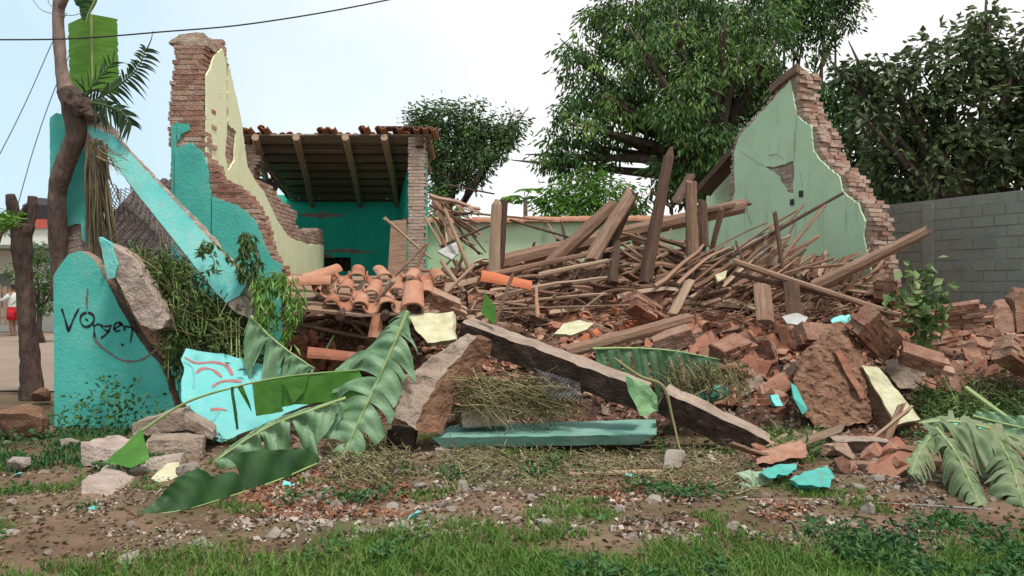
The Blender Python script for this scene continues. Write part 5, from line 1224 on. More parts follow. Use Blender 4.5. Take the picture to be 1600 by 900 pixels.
# ------------------------------------------------------------------ banana leaves
def banana(name, label, mid, sl, sr, wl, wr, mt, tears=8, droop=.25, tw=1.0, seed=1, rib=.014, dropv=(0, -.15, -1), profile=None, group='torn banana leaves', ragged_=.12, gap=.1, fold=0.0):
    """mid: midrib photo points (u,v,Y); sl/sr: side directions; wl/wr: half widths in metres"""
    r = random.Random(seed)
    pts = spine([P(*q) for q in mid], 70); n = len(pts)
    t0 = thing(name, label, 'leaf', tuple(sum(pts, Vector())/n), group)
    m = MB(); m.tube(pts, [rib*(1.15-.8*i/n) for i in range(n)], 7); m.build('midrib', M['midrib'], t0, smooth=True)
    prof = profile or (lambda t: (math.sin(math.pi*min(1, t*.96+.04)))**.45)
    dv = Vector(dropv).normalized()
    m = MB()
    for side, sv, w in ((0, Vector(sl).normalized(), wl), (1, Vector(sr).normalized(), wr)):
        if w <= 0: continue
        cuts = sorted([0, n-1]+[r.randrange(2, n-2) for _ in range(tears)])
        cuts = [c for i, c in enumerate(cuts) if i == 0 or c-cuts[i-1] >= 2]
        if cuts[-1] != n-1: cuts.append(n-1)
        for a, b in zip(cuts, cuts[1:]):
            dd = droop*r.uniform(.4, 1.6)+r.gauss(0, .08); ln = 1-abs(r.gauss(0, ragged_)); sk = r.gauss(0, .10); sway = r.gauss(0, .12)
            vs = []; K = 9; sub = max(2, (b-a)+1)
            for i in range(a, b+1):
                t = i/(n-1); s = (i-a)/max(1, b-a)
                tan = (pts[min(i+1, n-1)]-pts[max(i-1, 0)]).normalized()
                S0 = (sv-tan*sv.dot(tan)).normalized(); S0 = (S0*1.0+tan*(.28+sk)).normalized()
                ww = w*prof(t)*ln*(1+.05*noise.noise(Vector((i*.31, seed, side*5))))
                cen = (pts[a]+pts[b])*.5
                for k in range(K):
                    x = k/(K-1)
                    p = pts[i]+S0*ww*x*(1-.35*dd*x)+dv*ww*dd*x*x+S0.cross(tan)*ww*(.05*math.sin(x*7+i*.5)+.02*math.sin(i*1.3))*tw
                    p += dv*(-.10*ww*math.sin(x*math.pi))*tw
                    p += tan*sway*ww*x*x
                    if gap and len(cuts) > 2:            # strips narrow outwards, so gaps open towards the edge
                        c = cen+(p-pts[i]); p = p+(c-p)*gap*x*x*2
                    vs.append(p)
            f = []
            for i in range(b-a):
                for k in range(K-1):
                    q = i*K+k; f.append((q, q+1, q+K+1, q+K))
            m.add(vs, f)
    o = m.build('blade', mt, t0, smooth=True)
    return t0
B = lambda t: max(.08, min(1, t*5))*min(1, (1.02-t)*6)**.6
banana('banana_leaf', 'biggest blue-green banana leaf standing across the middle left with a pale midrib', [(637, 486, 8.15), (612, 545, 8.05), (578, 620, 7.9), (548, 685, 7.75), (524, 742, 7.6)], D(-1, .35, .1), D(1, .12, .2), .60, .36, M['banana_blue'],
       26, .28, 1, 2, .017, ragged_=.2, gap=.13, profile=lambda t: (.18+.82*sm(t*4))*(1-.62*sm((t-.35)/.65)))
banana('banana_leaf', 'broad banana leaf sagging down left with a rounded shiny blade', [(540, 622, 7.85), (490, 640, 7.75), (430, 662, 7.65), (380, 690, 7.5), (335, 722, 7.3)], D(-.1, -1, .2), D(.15, 1, -.1), .06, .50, M['banana_blue'],
       8, .14, 1.6, 3, .015, gap=.05, profile=lambda t: (.3+.7*sm(t*3))*(1-.45*sm((t-.6)/.4)))
banana('banana_leaf', 'shaded underside of a fallen banana leaf lying down left to its tip on the dirt', [(500, 722, 7.35), (440, 748, 6.85), (370, 772, 6.4), (290, 796, 5.95), (215, 806, 5.8)], D(-.15, -1, .5), D(.1, 1, -.3), .34, .03, M['banana_dark'],
       2, .12, 1.0, 4, .008, gap=.03, profile=lambda t: (.55+.45*sm(t*3))*(1-sm((t-.55)/.45)*.9))  # shadowed blade under the sagging leaf, its shade put into the dark colour
banana('banana_leaf', 'thin fresh green banana leaf arching over the scrawled slab', [(200, 690, 8.2), (285, 632, 8.2), (370, 604, 8.15), (450, 588, 8.1), (560, 578, 8.05)], D(0, -1, .2), D(.05, 1, -.05), .02, .30, M['banana_green'],
       0, .1, .6, 5, .014, gap=0, profile=lambda t: (0.02 if t < .66 else .9) if not (.5 < t < .52) else .9)
def scrap(name, label, pts, mt, th=(0, .006, 0), L=.06, amp=.015, seed=0):
    m = MB(); m.prism([P(*p) for p in pts], Vector(th)); o = m.build(name, mt, fixn=True); roughen(o, L, amp, 4, 4, seed); return tag(o, label, 'leaf', 'leaf scraps')
scrap('leaf_strip', 'fresh green leaf strip hanging from the arching leaf over the scrawled slab', [(395, 600, 8.1), (438, 592, 8.1), (442, 642, 8.05), (400, 650, 8.05)], M['banana_green'], seed=1)
scrap('leaf_strip', 'narrow dark green leaf strip hanging from the arching leaf', [(361, 606, 8.1), (366, 605, 8.1), (372, 670, 8.05), (368, 672, 8.05)], M['banana_dark'], seed=2)
scrap('leaf_strip', 'pointed dark leaf strip at the right of the scrawled slab', [(440, 592, 8.08), (482, 586, 8.08), (476, 612, 8.05), (458, 630, 8.02)], M['banana_green'], seed=3)
scrap('leaf_scrap', 'bright cut triangle of banana leaf on the concrete blocks', [(164, 722, 7.0), (220, 670, 7.4), (234, 716, 7.1), (206, 730, 6.95)], M['banana_green'], seed=4)
scrap('leaf_scrap', 'dark green leaf tip with pale rib sticking up behind the beam peak', [(752, 488, 8.75), (756, 455, 8.8), (776, 480, 8.75), (772, 508, 8.7)], M['banana_green'], seed=5)
scrap('leaf_scrap', 'light green folded leaf hanging over the gap between the beams', [(974, 588, 7.95), (1000, 592, 7.92), (1026, 618, 7.88), (1028, 644, 7.85), (996, 650, 7.85), (984, 622, 7.9)], M['banana_pale'] if 'banana_pale' in M else mat('pale_leaf', [(.16, .32, .13), (.23, .42, .19), (.30, .48, .27)], 4, 5, .5, .3, 26, transl=.2), (0, .02, 0), .05, .05, 6)
m = MB(); limb(m, [(960, 560, 8.2, 2), (1000, 588, 7.95, 3), (1036, 604, 7.9, 3), (1050, 650, 7.85, 2), (1062, 700, 7.7, 1.4), (1072, 722, 7.6, 1)], 20, 6); tag(m.build('leaf_stalk', M['drygrass']), 'brownish green leaf stalk bent over the gap between the beams', 'stalk')
# curled banana leaf behind the scrawled slab and hanging leaf behind the long beam
banana('banana_leaf', 'dull banana leaf with a curved pale rib behind the scrawled slab', [(392, 494, 9.1), (420, 524, 9.0), (455, 552, 8.95), (492, 576, 8.9)], D(.3, -1, .2), D(-.5, 1, -.1), .02, .42, M['banana_blue'], 9, .4, 1, 6, .016, gap=.1)
banana('banana_leaf', 'torn dark banana leaf hanging in strips behind the lower part of the long beam', [(926, 545, 8.9), (985, 544, 8.95), (1050, 548, 9.0), (1125, 562, 9.0)], D(0, -1, .3), D(.05, 1, -.1), .03, .46, M['banana_mixed'] if 'banana_mixed' in M else mat('leaf_dull', [(.035, .085, .038), (.06, .13, .06), (.10, .18, .09)], 4, 6, .5, .3, 30, transl=.12), 16, .55, 1, 7, .014, gap=.12)
# two leaves top left
banana('hanging_leaf', 'large bright banana leaf hanging against the sky behind the leaning trunk', [(142, 22, 10.1), (143, 60, 10.1), (144, 100, 10.1), (145, 142, 10.1)], D(-1, 0, .2), D(1, 0, .1), .34, .325, M['banana_sky'] if 'banana_sky' in M else mat('banana_leaf_backlit', [(.10, .24, .03), (.13, .29, .04), (.18, .35, .07)], 3, 5, .5, .2, 20, transl=.5, stretch=(1, 1, 5)),
       0, .05, .12, 8, .02, gap=0, profile=lambda t: 1.0)
banana('hanging_leaf', 'dark leaf end drooping into the top left corner', [(150, -30, 9.9), (148, 0, 9.9), (138, 22, 9.9), (134, 34, 9.9)], D(-1, .2, .1), D(1, .0, .1), .38, .05, M['banana_dark'], 0, .3, .5, 9, .016, gap=0, profile=lambda t: max(.04, 1-t*1.05))
# right-hand wilted leaves
banana('banana_leaf', 'wilted banana leaf with a brown rib arching at the right edge', [(1436, 662, 7.1), (1480, 658, 7.05), (1540, 668, 7.0), (1610, 695, 7.0), (1660, 730, 7.0)], D(.2, -.6, .8), D(-.1, .5, -.8), .14, .58, M['banana_dry'], 30, .3, 1.2, 10, .012, gap=.16)
banana('banana_leaf', 'grey-green wilted leaf drooping down to the right verge', [(1462, 668, 6.9), (1490, 702, 6.7), (1512, 745, 6.4), (1532, 790, 6.1)], D(-1, .3, 0), D(1, .2, .1), .2, .16, M['banana_dry'], 22, .5, 1.2, 11, .009, gap=.2)
banana('banana_leaf', 'fresher wilted leaf at the right edge below the long rib', [(1520, 650, 8.0), (1560, 660, 7.9), (1610, 672, 7.8), (1660, 690, 7.7)], D(-.1, -1, .3), D(.1, 1, -.2), .18, .18, M['banana_blue'], 5, .3, 1, 12, .014, gap=.08)
m = MB(); limb(m, [(1510, 606, 8.9, 4), (1556, 640, 8.5, 4), (1610, 676, 8.2, 4), (1660, 700, 8.0, 4)], 12, 6); tag(m.build('leaf_stalk', M['midrib']), 'long pale leaf stalk slanting through the weeds at the right edge', 'stalk')
banana('banana_leaf', 'darker wilted leaf bunch hanging below the arching rib', [(1556, 682, 6.9), (1578, 720, 6.6), (1590, 760, 6.3), (1600, 792, 6.05)], D(-1, .3, 0), D(1, .2, .1), .26, .24, M['banana_dry'], 24, .5, 1.2, 13, .009, gap=.2)
banana('banana_leaf', 'brown-green wilted leaf over the mossy lump at right', [(1472, 664, 7.0), (1452, 684, 6.85), (1434, 712, 6.65), (1424, 742, 6.5)], D(-1, .1, .1), D(1, .4, -.1), .1, .17, M['banana_dry'], 16, .5, 1.2, 14, .008, gap=.2)
# limp pale leaf on the verge
banana('limp_leaf', 'limp pale green leaf lying on the verge near the rod', [(1206, 752, 6.75), (1182, 762, 6.65), (1158, 778, 6.55), (1140, 784, 6.5)], D(-.6, -1, .5), D(.4, 1, -.2), .24, .2, mat('limp_leaf', [(.20, .30, .19), (.30, .40, .27), (.38, .44, .32)], 3, 5, .6, .4, 20, transl=.1), 1, .35, 1.4, 15, .012, gap=.05)

# ------------------------------------------------------------------ palm fronds
def frond(name, label, mid, nl, L, mt, seed, droop=.5, wid=.02, group=None, spread=1.0):
    r = random.Random(seed); pts = spine([P(*q) for q in mid], nl); n = len(pts)
    t0 = thing(name, label, 'leaf', tuple(pts[0]), group)
    m = MB(); m.tube(pts, [.016*(1.1-.8*i/n) for i in range(n)], 6); m.build('rachis', M['sprig_dull'], t0)
    m = MB()
    for i in range(2, n):
        tan = (pts[min(i+1, n-1)]-pts[max(i-1, 0)]).normalized()
        for s in (-1, 1):
            S = tan.cross(Vector((0, -1, .15))).normalized()*s
            d = (S*spread+tan*r.uniform(.3, .8)+Vector((0, r.gauss(0, .25), 0))).normalized(); l = L*r.uniform(.75, 1.1)*(1-.4*(i/n))
            p = pts[i]; q = []
            x = d.cross(Vector((0, 1, .2))).normalized()
            for k in range(5):
                a = k/4; q.append(p+d*l*a+Vector((0, 0, -1))*l*droop*a*a)
            w = [.5, 1, .9, .6, .06]
            vs = [q[k]+x*wid*w[k] for k in range(5)]+[q[k]-x*wid*w[k] for k in range(5)]
            m.add(vs, [(k, k+1, k+6, k+5) for k in range(4)])
    m.build('leaflets', mt, t0); return t0
frond('palm_frond', 'dark palm frond fanning out to the right of the leaning trunk', [(130, 165, 9.9), (160, 150, 9.8), (190, 130, 9.8), (214, 108, 9.8), (228, 78, 9.8)], 26, .30, M['palm_dark'], 3, .45, .016, 'palm fronds by the leaning trunk')
frond('palm_frond', 'small dark palm frond hanging below the larger frond', [(140, 160, 9.7), (165, 165, 9.7), (190, 175, 9.7), (205, 195, 9.7)], 22, .26, M['palm_dark'], 4, .6, .015, 'palm fronds by the leaning trunk')
frond('palm_frond', 'upright thin palm tips sticking up before the hanging banana leaf', [(128, 160, 9.7), (140, 140, 9.7), (158, 118, 9.7), (176, 98, 9.7)], 10, .3, M['palm_dark'], 5, .1, .010, 'palm fronds by the leaning trunk', .5)
m = MB(); limb(m, [(228, 80, 9.8, 1.4), (236, 62, 9.8, .8), (239, 48, 9.8, .4)], 6, 4); tag(m.build('palm_tip', M['palm_dark']), 'thin curled tip of the dark palm frond', 'leaf')

# ------------------------------------------------------------------ strands, cut weeds, sprigs
def strands(name, label, cat, paths, mt, rad, n=6, seed=1, kind=None, group=None, flat_=False):
    m = MB()
    for q in paths: m.tube(q, [rad*(1.2-.9*i/(len(q)-1)) for i in range(len(q))], 4 if not flat_ else 3)
    return tag(m.build(name, mt), label, cat, group, kind)
r = random.Random(41); paths = []
for k in range(150):
    u = r.gauss(152, 7); v0 = r.uniform(215, 270); L = r.uniform(60, 170); Y = r.uniform(9.62, 9.8); sp_ = r.gauss(0, 10)
    paths.append([P(u, v0, Y), P(u+sp_*.3+r.gauss(0, 2), v0+L*.35, Y-.03), P(u+sp_*.7+4, v0+L*.7, Y-.03), P(u+sp_+8, v0+L, Y)])
strands('dry_strands', 'mass of dry brown palm strands hanging beside the turquoise stub', 'dry strands', paths, M['thatch'], .010, kind='stuff')
paths = []
for k in range(16):
    a = (r.uniform(150, 165), r.uniform(225, 250)); L = r.uniform(20, 50); d = r.uniform(.2, 1.2)
    paths.append([P(*a, 9.6), P(a[0]+L*.5, a[1]+L*.3, 9.55), P(a[0]+L*.9, a[1]+L*d, 9.55)])
strands('dry_twigs', 'thin dry twigs drooping right from the hanging strands', 'twigs', paths, M['thatch'], .006, kind='stuff')
# heap of cut weeds behind the lintel
def heap(name, label, cat, area, n, mt, rad, leafy=0, lm=None, seed=1, Lr=(30, 80), Yf_=None, ang=(40, 50), lsz=(.03, .07), surf=0):
    r = random.Random(seed); m = MB()
    for k in range(n):
        while True:
            u, v = r.uniform(area[0], area[2]), r.uniform(area[1], area[3])
            if Yf_[2](u, v): break
        Y = r.uniform(Yf_[0], Yf_[1]); L = r.uniform(*Lr)
        if surf:
            h_ = hit(u, v)
            if h_: Y = h_.y-r.random()*surf*.7
        a = R(r.gauss(*ang)); c, s = math.cos(a), math.sin(a)
        sg = r.gauss(0, .2)
        if name == 'cut_weeds' and v < 440: L *= .6
        q = [P(u-c*L*.5, v-s*L*.5, Y+r.gauss(0, .08)), P(u, v+r.gauss(0, 5)-4, Y-r.uniform(0, .12)), P(u+c*L*.5, v+s*L*.5+6, Y+sg)]
        for p in q:
            gz = ground_at(p.x, p.y)+.02
            if p.z < gz: p.z = gz
        m.tube(q, [rad, rad*.9, rad*.4], 3)
        for j in range(leafy):
            t = r.random(); p = q[0]*(1-t)+q[2]*t+Vector((r.gauss(0, .03), r.gauss(0, .03), r.gauss(0, .03)))
            leaves_mesh(m, [p], [Vector((r.gauss(0, 1), r.gauss(0, 1), r.gauss(-.3, .7)))], [r.uniform(*lsz)], [0], r, .3)
    return tag(m.build(name, mt), label, cat, None, 'stuff')
inside = lambda u, v: (v > 396+max(0, u-230)*.30+10*noise.noise(Vector((u*.06, 0, 0))) and u < 410 and v < 575 and u > (172 if v < 400 else min(262, 172+(v-400)*.95)) and not (v < 360+(u-200)*1.0 and u > 300 and v < 470))
heap('cut_weeds', 'tangled heap of cut weeds and stalks behind the leaning turquoise lintel', 'weeds', (165, 360, 415, 575), 1050, M['olive'], .007, 6, None, 2, (30, 80), (9.36, 9.95, inside), (60, 40), (.05, .12))
heap('dry_stalks', 'pale dry stalks scattered over the cut weeds', 'stalks', (180, 380, 390, 540), 55, M['drygrass'], .007, 0, None, 3, (40, 110), (9.3, 9.5, inside), (50, 40))
ok = lambda u, v: True
heap('hay_heap', 'heap of dry grass and stalks under the long concrete beam', 'dry grass', (704, 596, 880, 652), 300, M['drygrass'], .006, 2, None, 4, (40, 110), (8.2, 8.7, lambda u, v: v > 560+(u-700)*.18 and v < 652), (12, 25), (.03, .07))
heap('cut_grass', 'cut green weeds among the rubble below the grey wall', 'weeds', (1440, 618, 1640, 672), 340, M['olive'], .006, 6, None, 5, (30, 90), (8.4, 9.6, ok), (20, 30), (.05, .12), .35)
heap('dry_grass', 'dark dry grass and roots at the right edge below the rubble', 'dry grass', (1510, 580, 1640, 625), 420, M['thatch'], .005, 1, None, 6, (20, 60), (9.4, 10.0, ok), (10, 60), (.03, .07), .3)
heap('dry_grass', 'dry roots and hanging grass along the lower beam', 'dry grass', (1040, 575, 1170, 620), 260, M['drygrass'], .004, 2, None, 7, (20, 50), (8.7, 9.0, ok), (60, 40), (.04, .08))
heap('dry_grass', 'matted dry grass on the dirt in front of the fallen green slab', 'dry grass', (690, 700, 1180, 770), 700, M['drygrass'], .004, 2, None, 8, (20, 60), (7.0, 7.9, ok), (5, 40), (.03, .06), .06)
heap('cut_grass', 'limp weeds scattered before the beam end and block', 'weeds', (1190, 676, 1300, 715), 120, M['olive'], .005, 4, None, 9, (20, 60), (7.9, 8.4, ok), (20, 50), (.05, .1), .1)
heap('cut_grass', 'weeds under the banana leaves by the short beam', 'weeds', (520, 690, 640, 760), 240, M['drygrass'], .005, 3, None, 10, (20, 70), (7.3, 7.9, ok), (30, 50), (.04, .08), .12)
def bunch(name, label, cat, stems, nleaf, ls, mt, seed, dr=.8, aspect=.3, spread=.05, stemr=.006):
    r = random.Random(seed); m = MB()
    t0 = thing(name, label, cat, tuple(P(*stems[0][0])))
    sm_ = MB()
    for st in stems:
        q = spine([P(*stems[0][0])]+[P(*s) for s in st[1:]], 12); sm_.tube(q, [stemr*(1.2-.7*i/len(q)) for i in range(len(q))], 5)
        for k in range(nleaf):
            p = q[r.randrange(2, len(q))]+Vector((r.gauss(0, spread), r.gauss(0, spread), r.gauss(0, spread)))
            leaves_mesh(m, [p], [Vector((r.gauss(0, .7), r.gauss(0, .7), -dr+r.gauss(0, .4)))], [r.uniform(*ls)], [0], r, aspect)
    sm_.build('stem', M['sapling'], t0); m.build('foliage', mt, t0); return t0
bunch('drooping_plant', 'drooping dark leaf cluster hanging before the turquoise front', 'plant', [[(384, 362, 9.25), (386, 380, 9.25), (388, 432, 9.25)], [(386, 378, 9.25), (378, 395, 9.2), (376, 430, 9.2)], [(386, 378, 9.25), (398, 395, 9.2), (400, 430, 9.2)]], 85, (.08, .15), M['sprig_dull'], 2, 1.3, .26, .022)
bunch('drooping_plant', 'bright fresh green drooping plant beside the dark hollow', 'plant', [[(398, 440, 9.2), (425, 438, 9.15), (450, 460, 9.1), (462, 500, 9.1)], [(398, 440, 9.2), (415, 450, 9.1), (425, 480, 9.1), (430, 535, 9.1)], [(405, 436, 9.2), (440, 440, 9.1), (448, 480, 9.1), (452, 540, 9.1)],
      [(400, 440, 9.2), (405, 465, 9.1), (412, 500, 9.1)], [(398, 438, 9.2), (430, 425, 9.15), (466, 452, 9.1), (468, 480, 9.1)]], 85, (.09, .18), M['sprig'], 3, 1.5, .2, .03)
bunch('vine_sprig', 'leafy vine sprig lying over the lower end of the leaning lintel', 'plant', [[(316, 378, 9.2), (340, 384, 9.18), (366, 412, 9.15), (392, 440, 9.15)], [(350, 392, 9.15), (335, 410, 9.12), (322, 428, 9.1)], [(330, 380, 9.18), (318, 388, 9.15), (312, 394, 9.15)]], 34, (.06, .12), M['sprig_dull'], 4, .6, .36, .03)
bunch('sapling', 'leafy sapling with large pale-edged leaves before the grey block wall', 'plant', [[(1440, 540, 10.0), (1436, 490, 10.0), (1425, 450, 10.0), (1418, 425, 10.0)], [(1438, 510, 10.0), (1455, 470, 9.95), (1468, 440, 9.95)], [(1436, 505, 10.0), (1412, 480, 9.95), (1400, 462, 9.95)], [(1438, 500, 10.0), (1448, 450, 10.1), (1440, 422, 10.1)],
      [(1438, 515, 10.0), (1462, 490, 9.9), (1474, 468, 9.9)]], 54, (.08, .17), M['sapling'], 5, .45, .66, .08, .010)
bunch('weed_bush', 'dark leafy weed growing against the foot of the turquoise stub', 'plant', [[(185, 690, 9.1), (178, 650, 9.15), (165, 610, 9.25), (160, 592, 9.3)], [(190, 690, 9.1), (200, 640, 9.15), (212, 600, 9.25)], [(180, 690, 9.1), (150, 650, 9.15), (130, 628, 9.25)], [(195, 690, 9.1), (230, 660, 9.2), (246, 632, 9.3)],
      [(175, 690, 9.0), (150, 670, 9.05), (125, 660, 9.1)], [(190, 690, 9.1), (185, 640, 9.1), (190, 610, 9.2)]], 65, (.045, .09), M['weed'], 6, .0, .5, .07, .005)
bunch('weed_bush', 'dark low weed between the boulder and the turquoise stub', 'plant', [[(86, 690, 8.9), (70, 660, 8.95), (60, 650, 9.0)], [(90, 690, 8.8), (98, 665, 8.8), (100, 650, 8.9)], [(60, 700, 8.7), (40, 685, 8.7), (20, 680, 8.7)], [(80, 700, 8.5), (60, 690, 8.5), (30, 690, 8.5)]], 75, (.04, .08), M['weed'], 7, .0, .5, .08, .005)
m = MB()
for u in (361, 369, 374): m.tube([P(u, 496, 9.3), P(u+rnd(-2, 2), 530, 9.28), P(u+1, 565, 9.2)], .008, 5)
tag(m.build('straw_stalks', M['midrib']), 'upright yellowish stalks behind the top of the scrawled slab', 'stalks')

# ------------------------------------------------------------------ wire netting
def netting(name, label, corners, nu, nv, mt, rad=.003, sag=.06, seed=1):
    a, b, c, d = [P(*q) for q in corners]; m = MB()      # a top left, b top right, c bottom right, d bottom left
    def pt(s, t):
        p = (a*(1-s)+b*s)*(1-t)+(d*(1-s)+c*s)*t
        return p+Vector((noise.noise(Vector((s*3, t*3, seed)))*sag, noise.noise(Vector((s*3, t*3, seed+5)))*sag*2, noise.noise(Vector((s*3, t*3, seed+9)))*sag))
    for i in range(nu+nv):
        for sg in (0, 1):
            q = []
            for k in range(25):
                t = k/24*nv; s = i-t if sg == 0 else i-nv+t
                if 0 <= s <= nu: q.append(pt(s/nu, t/nv))
            if len(q) > 1: m.tube(q, rad, 3, cap=False)
    return tag(m.build(name, mt), label, 'netting')
netting('wire_netting', 'rusty wire netting stretched under the leaning lintel', [(160, 286, 10.35), (225, 296, 10.35), (370, 470, 9.9), (185, 420, 9.9)], 15, 15, M['rustwire'], .006, .08)
netting('wire_netting', 'grey chicken wire below the long concrete beam', [(835, 575, 8.3), (905, 598, 8.25), (912, 625, 8.15), (855, 622, 8.2)], 12, 6, M['wire'], .0025, .03, 3)

# ------------------------------------------------------------------ grass and ground weeds
def blades(name, label, n, pos, hgt, mt, wid, seed):
    r = random.Random(seed); m = MB(); k = 0; tries = 0
    while k < n and tries < n*8:
        tries += 1
        q = pos(r)
        if q is None: continue
        x, y = q; z = G(x, y)-.01
        for j in range(r.randint(3, 6)):
            h = r.uniform(*hgt); a = r.uniform(0, 6.28); le = r.uniform(.2, .9)*h; b = r.uniform(0, 6.28)
            o = Vector((x+r.gauss(0, .025), y+r.gauss(0, .025), z)); d = Vector((math.cos(a), math.sin(a), 0)); s = Vector((math.cos(b), math.sin(b), 0))*wid*r.uniform(.6, 1.3)
            p1 = o+d*le*.35+Vector((0, 0, h*.6)); p2 = o+d*le+Vector((0, 0, h*r.uniform(.75, 1.0)))
            m.add([o-s, o+s, p1+s*.8, p1-s*.8, p2], [(0, 1, 2, 3), (3, 2, 4)]); k += 1
    return tag(m.build(name, mt), label, 'grass', None, 'stuff')
def dens(x, y, f=1.1, s=3): return noise.noise(Vector((x*f, y*f, s)))+.5*noise.noise(Vector((x*f*2.6, y*f*2.6, s+4)))
def front(r):
    y = 3.6+r.random()**1.3*2.6; x = r.uniform(-.72, .72)*y
    edge = 5.5+.4*noise.noise(Vector((x*.8, 0, 2)))-max(0, -x-.8)*.42
    q = (edge-y)/1.0
    if y > edge or r.random() > .15+q*1.2 or dens(x, y, 1.2, 8)+(.75 if y > 4.9 else 1.2) < (0 if y < edge-.6 else .6): return None
    return x, y
blades('grass', None, 46000, front, (.04, .13), M['grass'], .0045, 3)
def mid(r):
    y = r.uniform(5.2, 9.0); x = r.uniform(-.68, .68)*y
    if dens(x, y, 1.3, 3) < .34 or r.random() < .5 or H(x, y) > .02: return None
    return x, y
blades('grass', None, 11000, mid, (.02, .08), M['grass'], .005, 4)
def weedpos(r):
    y = r.uniform(4.0, 9.2); x = r.uniform(-.66, .66)*y
    if dens(x, y, 1.5, 13) < (.5 if not (x > 1.9 and y < 5.6) else .0) or H(x, y) > .02: return None
    return x, y
r = random.Random(9); m = MB(); k = 0
while k < 4200:
    q = weedpos(r)
    if not q: continue
    x, y = q; z = G(x, y)
    for j in range(4):
        leaves_mesh(m, [Vector((x+r.gauss(0, .03), y+r.gauss(0, .03), z+r.uniform(.01, .10)))], [Vector((r.gauss(0, 1), r.gauss(0, 1), r.uniform(-.1, .7)))], [r.uniform(.03, .07)], [0], r, .5)
    k += 4
tag(m.build('ground_weeds', M['weed']), kind='stuff')
def leftpos(r):
    y = r.uniform(7.3, 9.2); x = r.uniform(-.66, -.40)*y
    return (x, y) if dens(x, y, 1.3, 3) > -.25 else None
blades('ground_weeds', None, 4200, leftpos, (.03, .11), M['weed'], .008, 6)
# leaf litter and crumbs over the dirt
r = random.Random(19); m = MB()
for k in range(9000):
    y = r.uniform(4.6, 9.1); x = r.uniform(-.66, .66)*y
    if H(x, y) > .03: continue
    z = G(x, y)+.008
    leaves_mesh(m, [Vector((x, y, z))], [Vector((r.gauss(0, 1), r.gauss(0, 1), r.gauss(0, .12)))], [r.uniform(.02, .065)], [0], r, .5, .1)
tag(m.build('leaf_litter', mat('leaf_litter', [(.06, .034, .02), (.12, .075, .043), (.19, .13, .08), (.10, .11, .04)], 3, 3, .9, 0, island=.9)), kind='stuff')
# crumbs over the heap
r = random.Random(29); m = MB()
for k in range(15000):
    u, v = r.uniform(430, 1640), r.uniform(380, 680)
    p = hit(u, v, 8)
    if not p or H(p.x, p.y) < 0: continue
    s = r.choice((.015, .025, .025, .04, .055)); d = [Vector((r.gauss(0, 1), r.gauss(0, 1), r.gauss(0, 1))).normalized()*s*r.uniform(.6, 1) for _ in range(3)]
    o = p+Vector((0, 0, .015)); m.add([o-d[0]-d[1]*.3, o+d[0], o+d[1]-d[2]*.3, o+d[2], o-d[2]-d[1]*.4], [(0, 1, 2), (0, 2, 3), (0, 3, 1), (1, 4, 2), (4, 3, 2), (4, 1, 3), (0, 4, 1), (0, 3, 4)])
tag(m.build('crumbs', mat('crumbs', [(.15, .07, .045), (.27, .145, .10), (.38, .26, .19), (.48, .40, .33)], 4, 4, .95, .3, 40, island=.85)), kind='stuff')

# gravel and masonry crumbs on the verge
r = random.Random(39)
def crumbs_on_ground(name, n, box, mt, sizes, dn):
    m = MB(); k = 0; tries = 0
    while k < n and tries < n*6:
        tries += 1
        u, v = r.uniform(box[0], box[2]), r.uniform(box[1], box[3]); p = gp(u, v)
        if H(p.x, p.y) > .03 or dens(p.x, p.y, 1.6, 23) < dn: continue
        s = r.choice(sizes); d = [Vector((r.gauss(0, 1), r.gauss(0, 1), r.gauss(0, .7))).normalized()*s*r.uniform(.6, 1) for _ in range(3)]
        o = p+Vector((0, 0, s*.3)); m.add([o-d[0]-d[1]*.3, o+d[0], o+d[1]-d[2]*.3, o+d[2], o-d[2]-d[1]*.4], [(0, 1, 2), (0, 2, 3), (0, 3, 1), (1, 4, 2), (4, 3, 2), (4, 1, 3), (0, 4, 1), (0, 3, 4)]); k += 1
    return tag(m.build(name, mt), kind='stuff')
crumbs_on_ground('gravel', 6500, (380, 690, 1480, 850), mat('gravel', [(.11, .068, .046), (.21, .15, .11), (.34, .27, .215), (.52, .45, .39)], 4, 4, .95, .3, 40, island=.85), (.012, .018, .025, .035), -.1)
crumbs_on_ground('red_crumbs', 3500, (370, 730, 640, 810), mat('red_crumbs', [(.16, .06, .035), (.26, .115, .065), (.34, .19, .12)], 4, 4, .95, .3, 40, island=.85), (.012, .018, .028), -.3)
crumbs_on_ground('red_crumbs', 2500, (880, 735, 1420, 810), bpy.data.materials['red_crumbs'], (.012, .018, .028), .1)
crumbs_on_ground('gravel', 1500, (0, 690, 400, 880), bpy.data.materials['gravel'], (.01, .015, .02), .1)

# small broken wood and tile shards lying all over the heap
r = random.Random(91); m = MB(); k = 0
while k < 3600:
    u, v = r.uniform(660, 1420), r.uniform(385, 520); p = hit(u, v, 8)
    if not p or H(p.x, p.y) < 0: k += 1; continue
    p = p+Vector((0, 0, r.uniform(.01, .2))); L = r.uniform(.08, .42); a = r.gauss(.2, .9); pt = r.gauss(.1, .4)
    d = Vector((math.cos(a)*math.cos(pt), math.sin(a)*math.cos(pt), math.sin(pt)))*L; y = d.cross(Vector((r.gauss(0, .4), r.gauss(0, .4), 1))).normalized()*r.uniform(.008, .035); z = d.cross(y).normalized()*r.uniform(.005, .012)
    m.hexa([p, p+d*r.uniform(.8, 1), p+d+y, p+y*r.uniform(.6, 1), p+z, p+d*.9+z, p+d+y*.7+z, p+y+z]); k += 1
tag(m.build('wood_debris', mat('wood_debris', [(.06, .028, .017), (.16, .085, .054), (.29, .175, .115), (.46, .34, .245)], 6, 5, .9, .4, 30, island=.85)), kind='stuff')
r = random.Random(92); m = MB(); k = 0
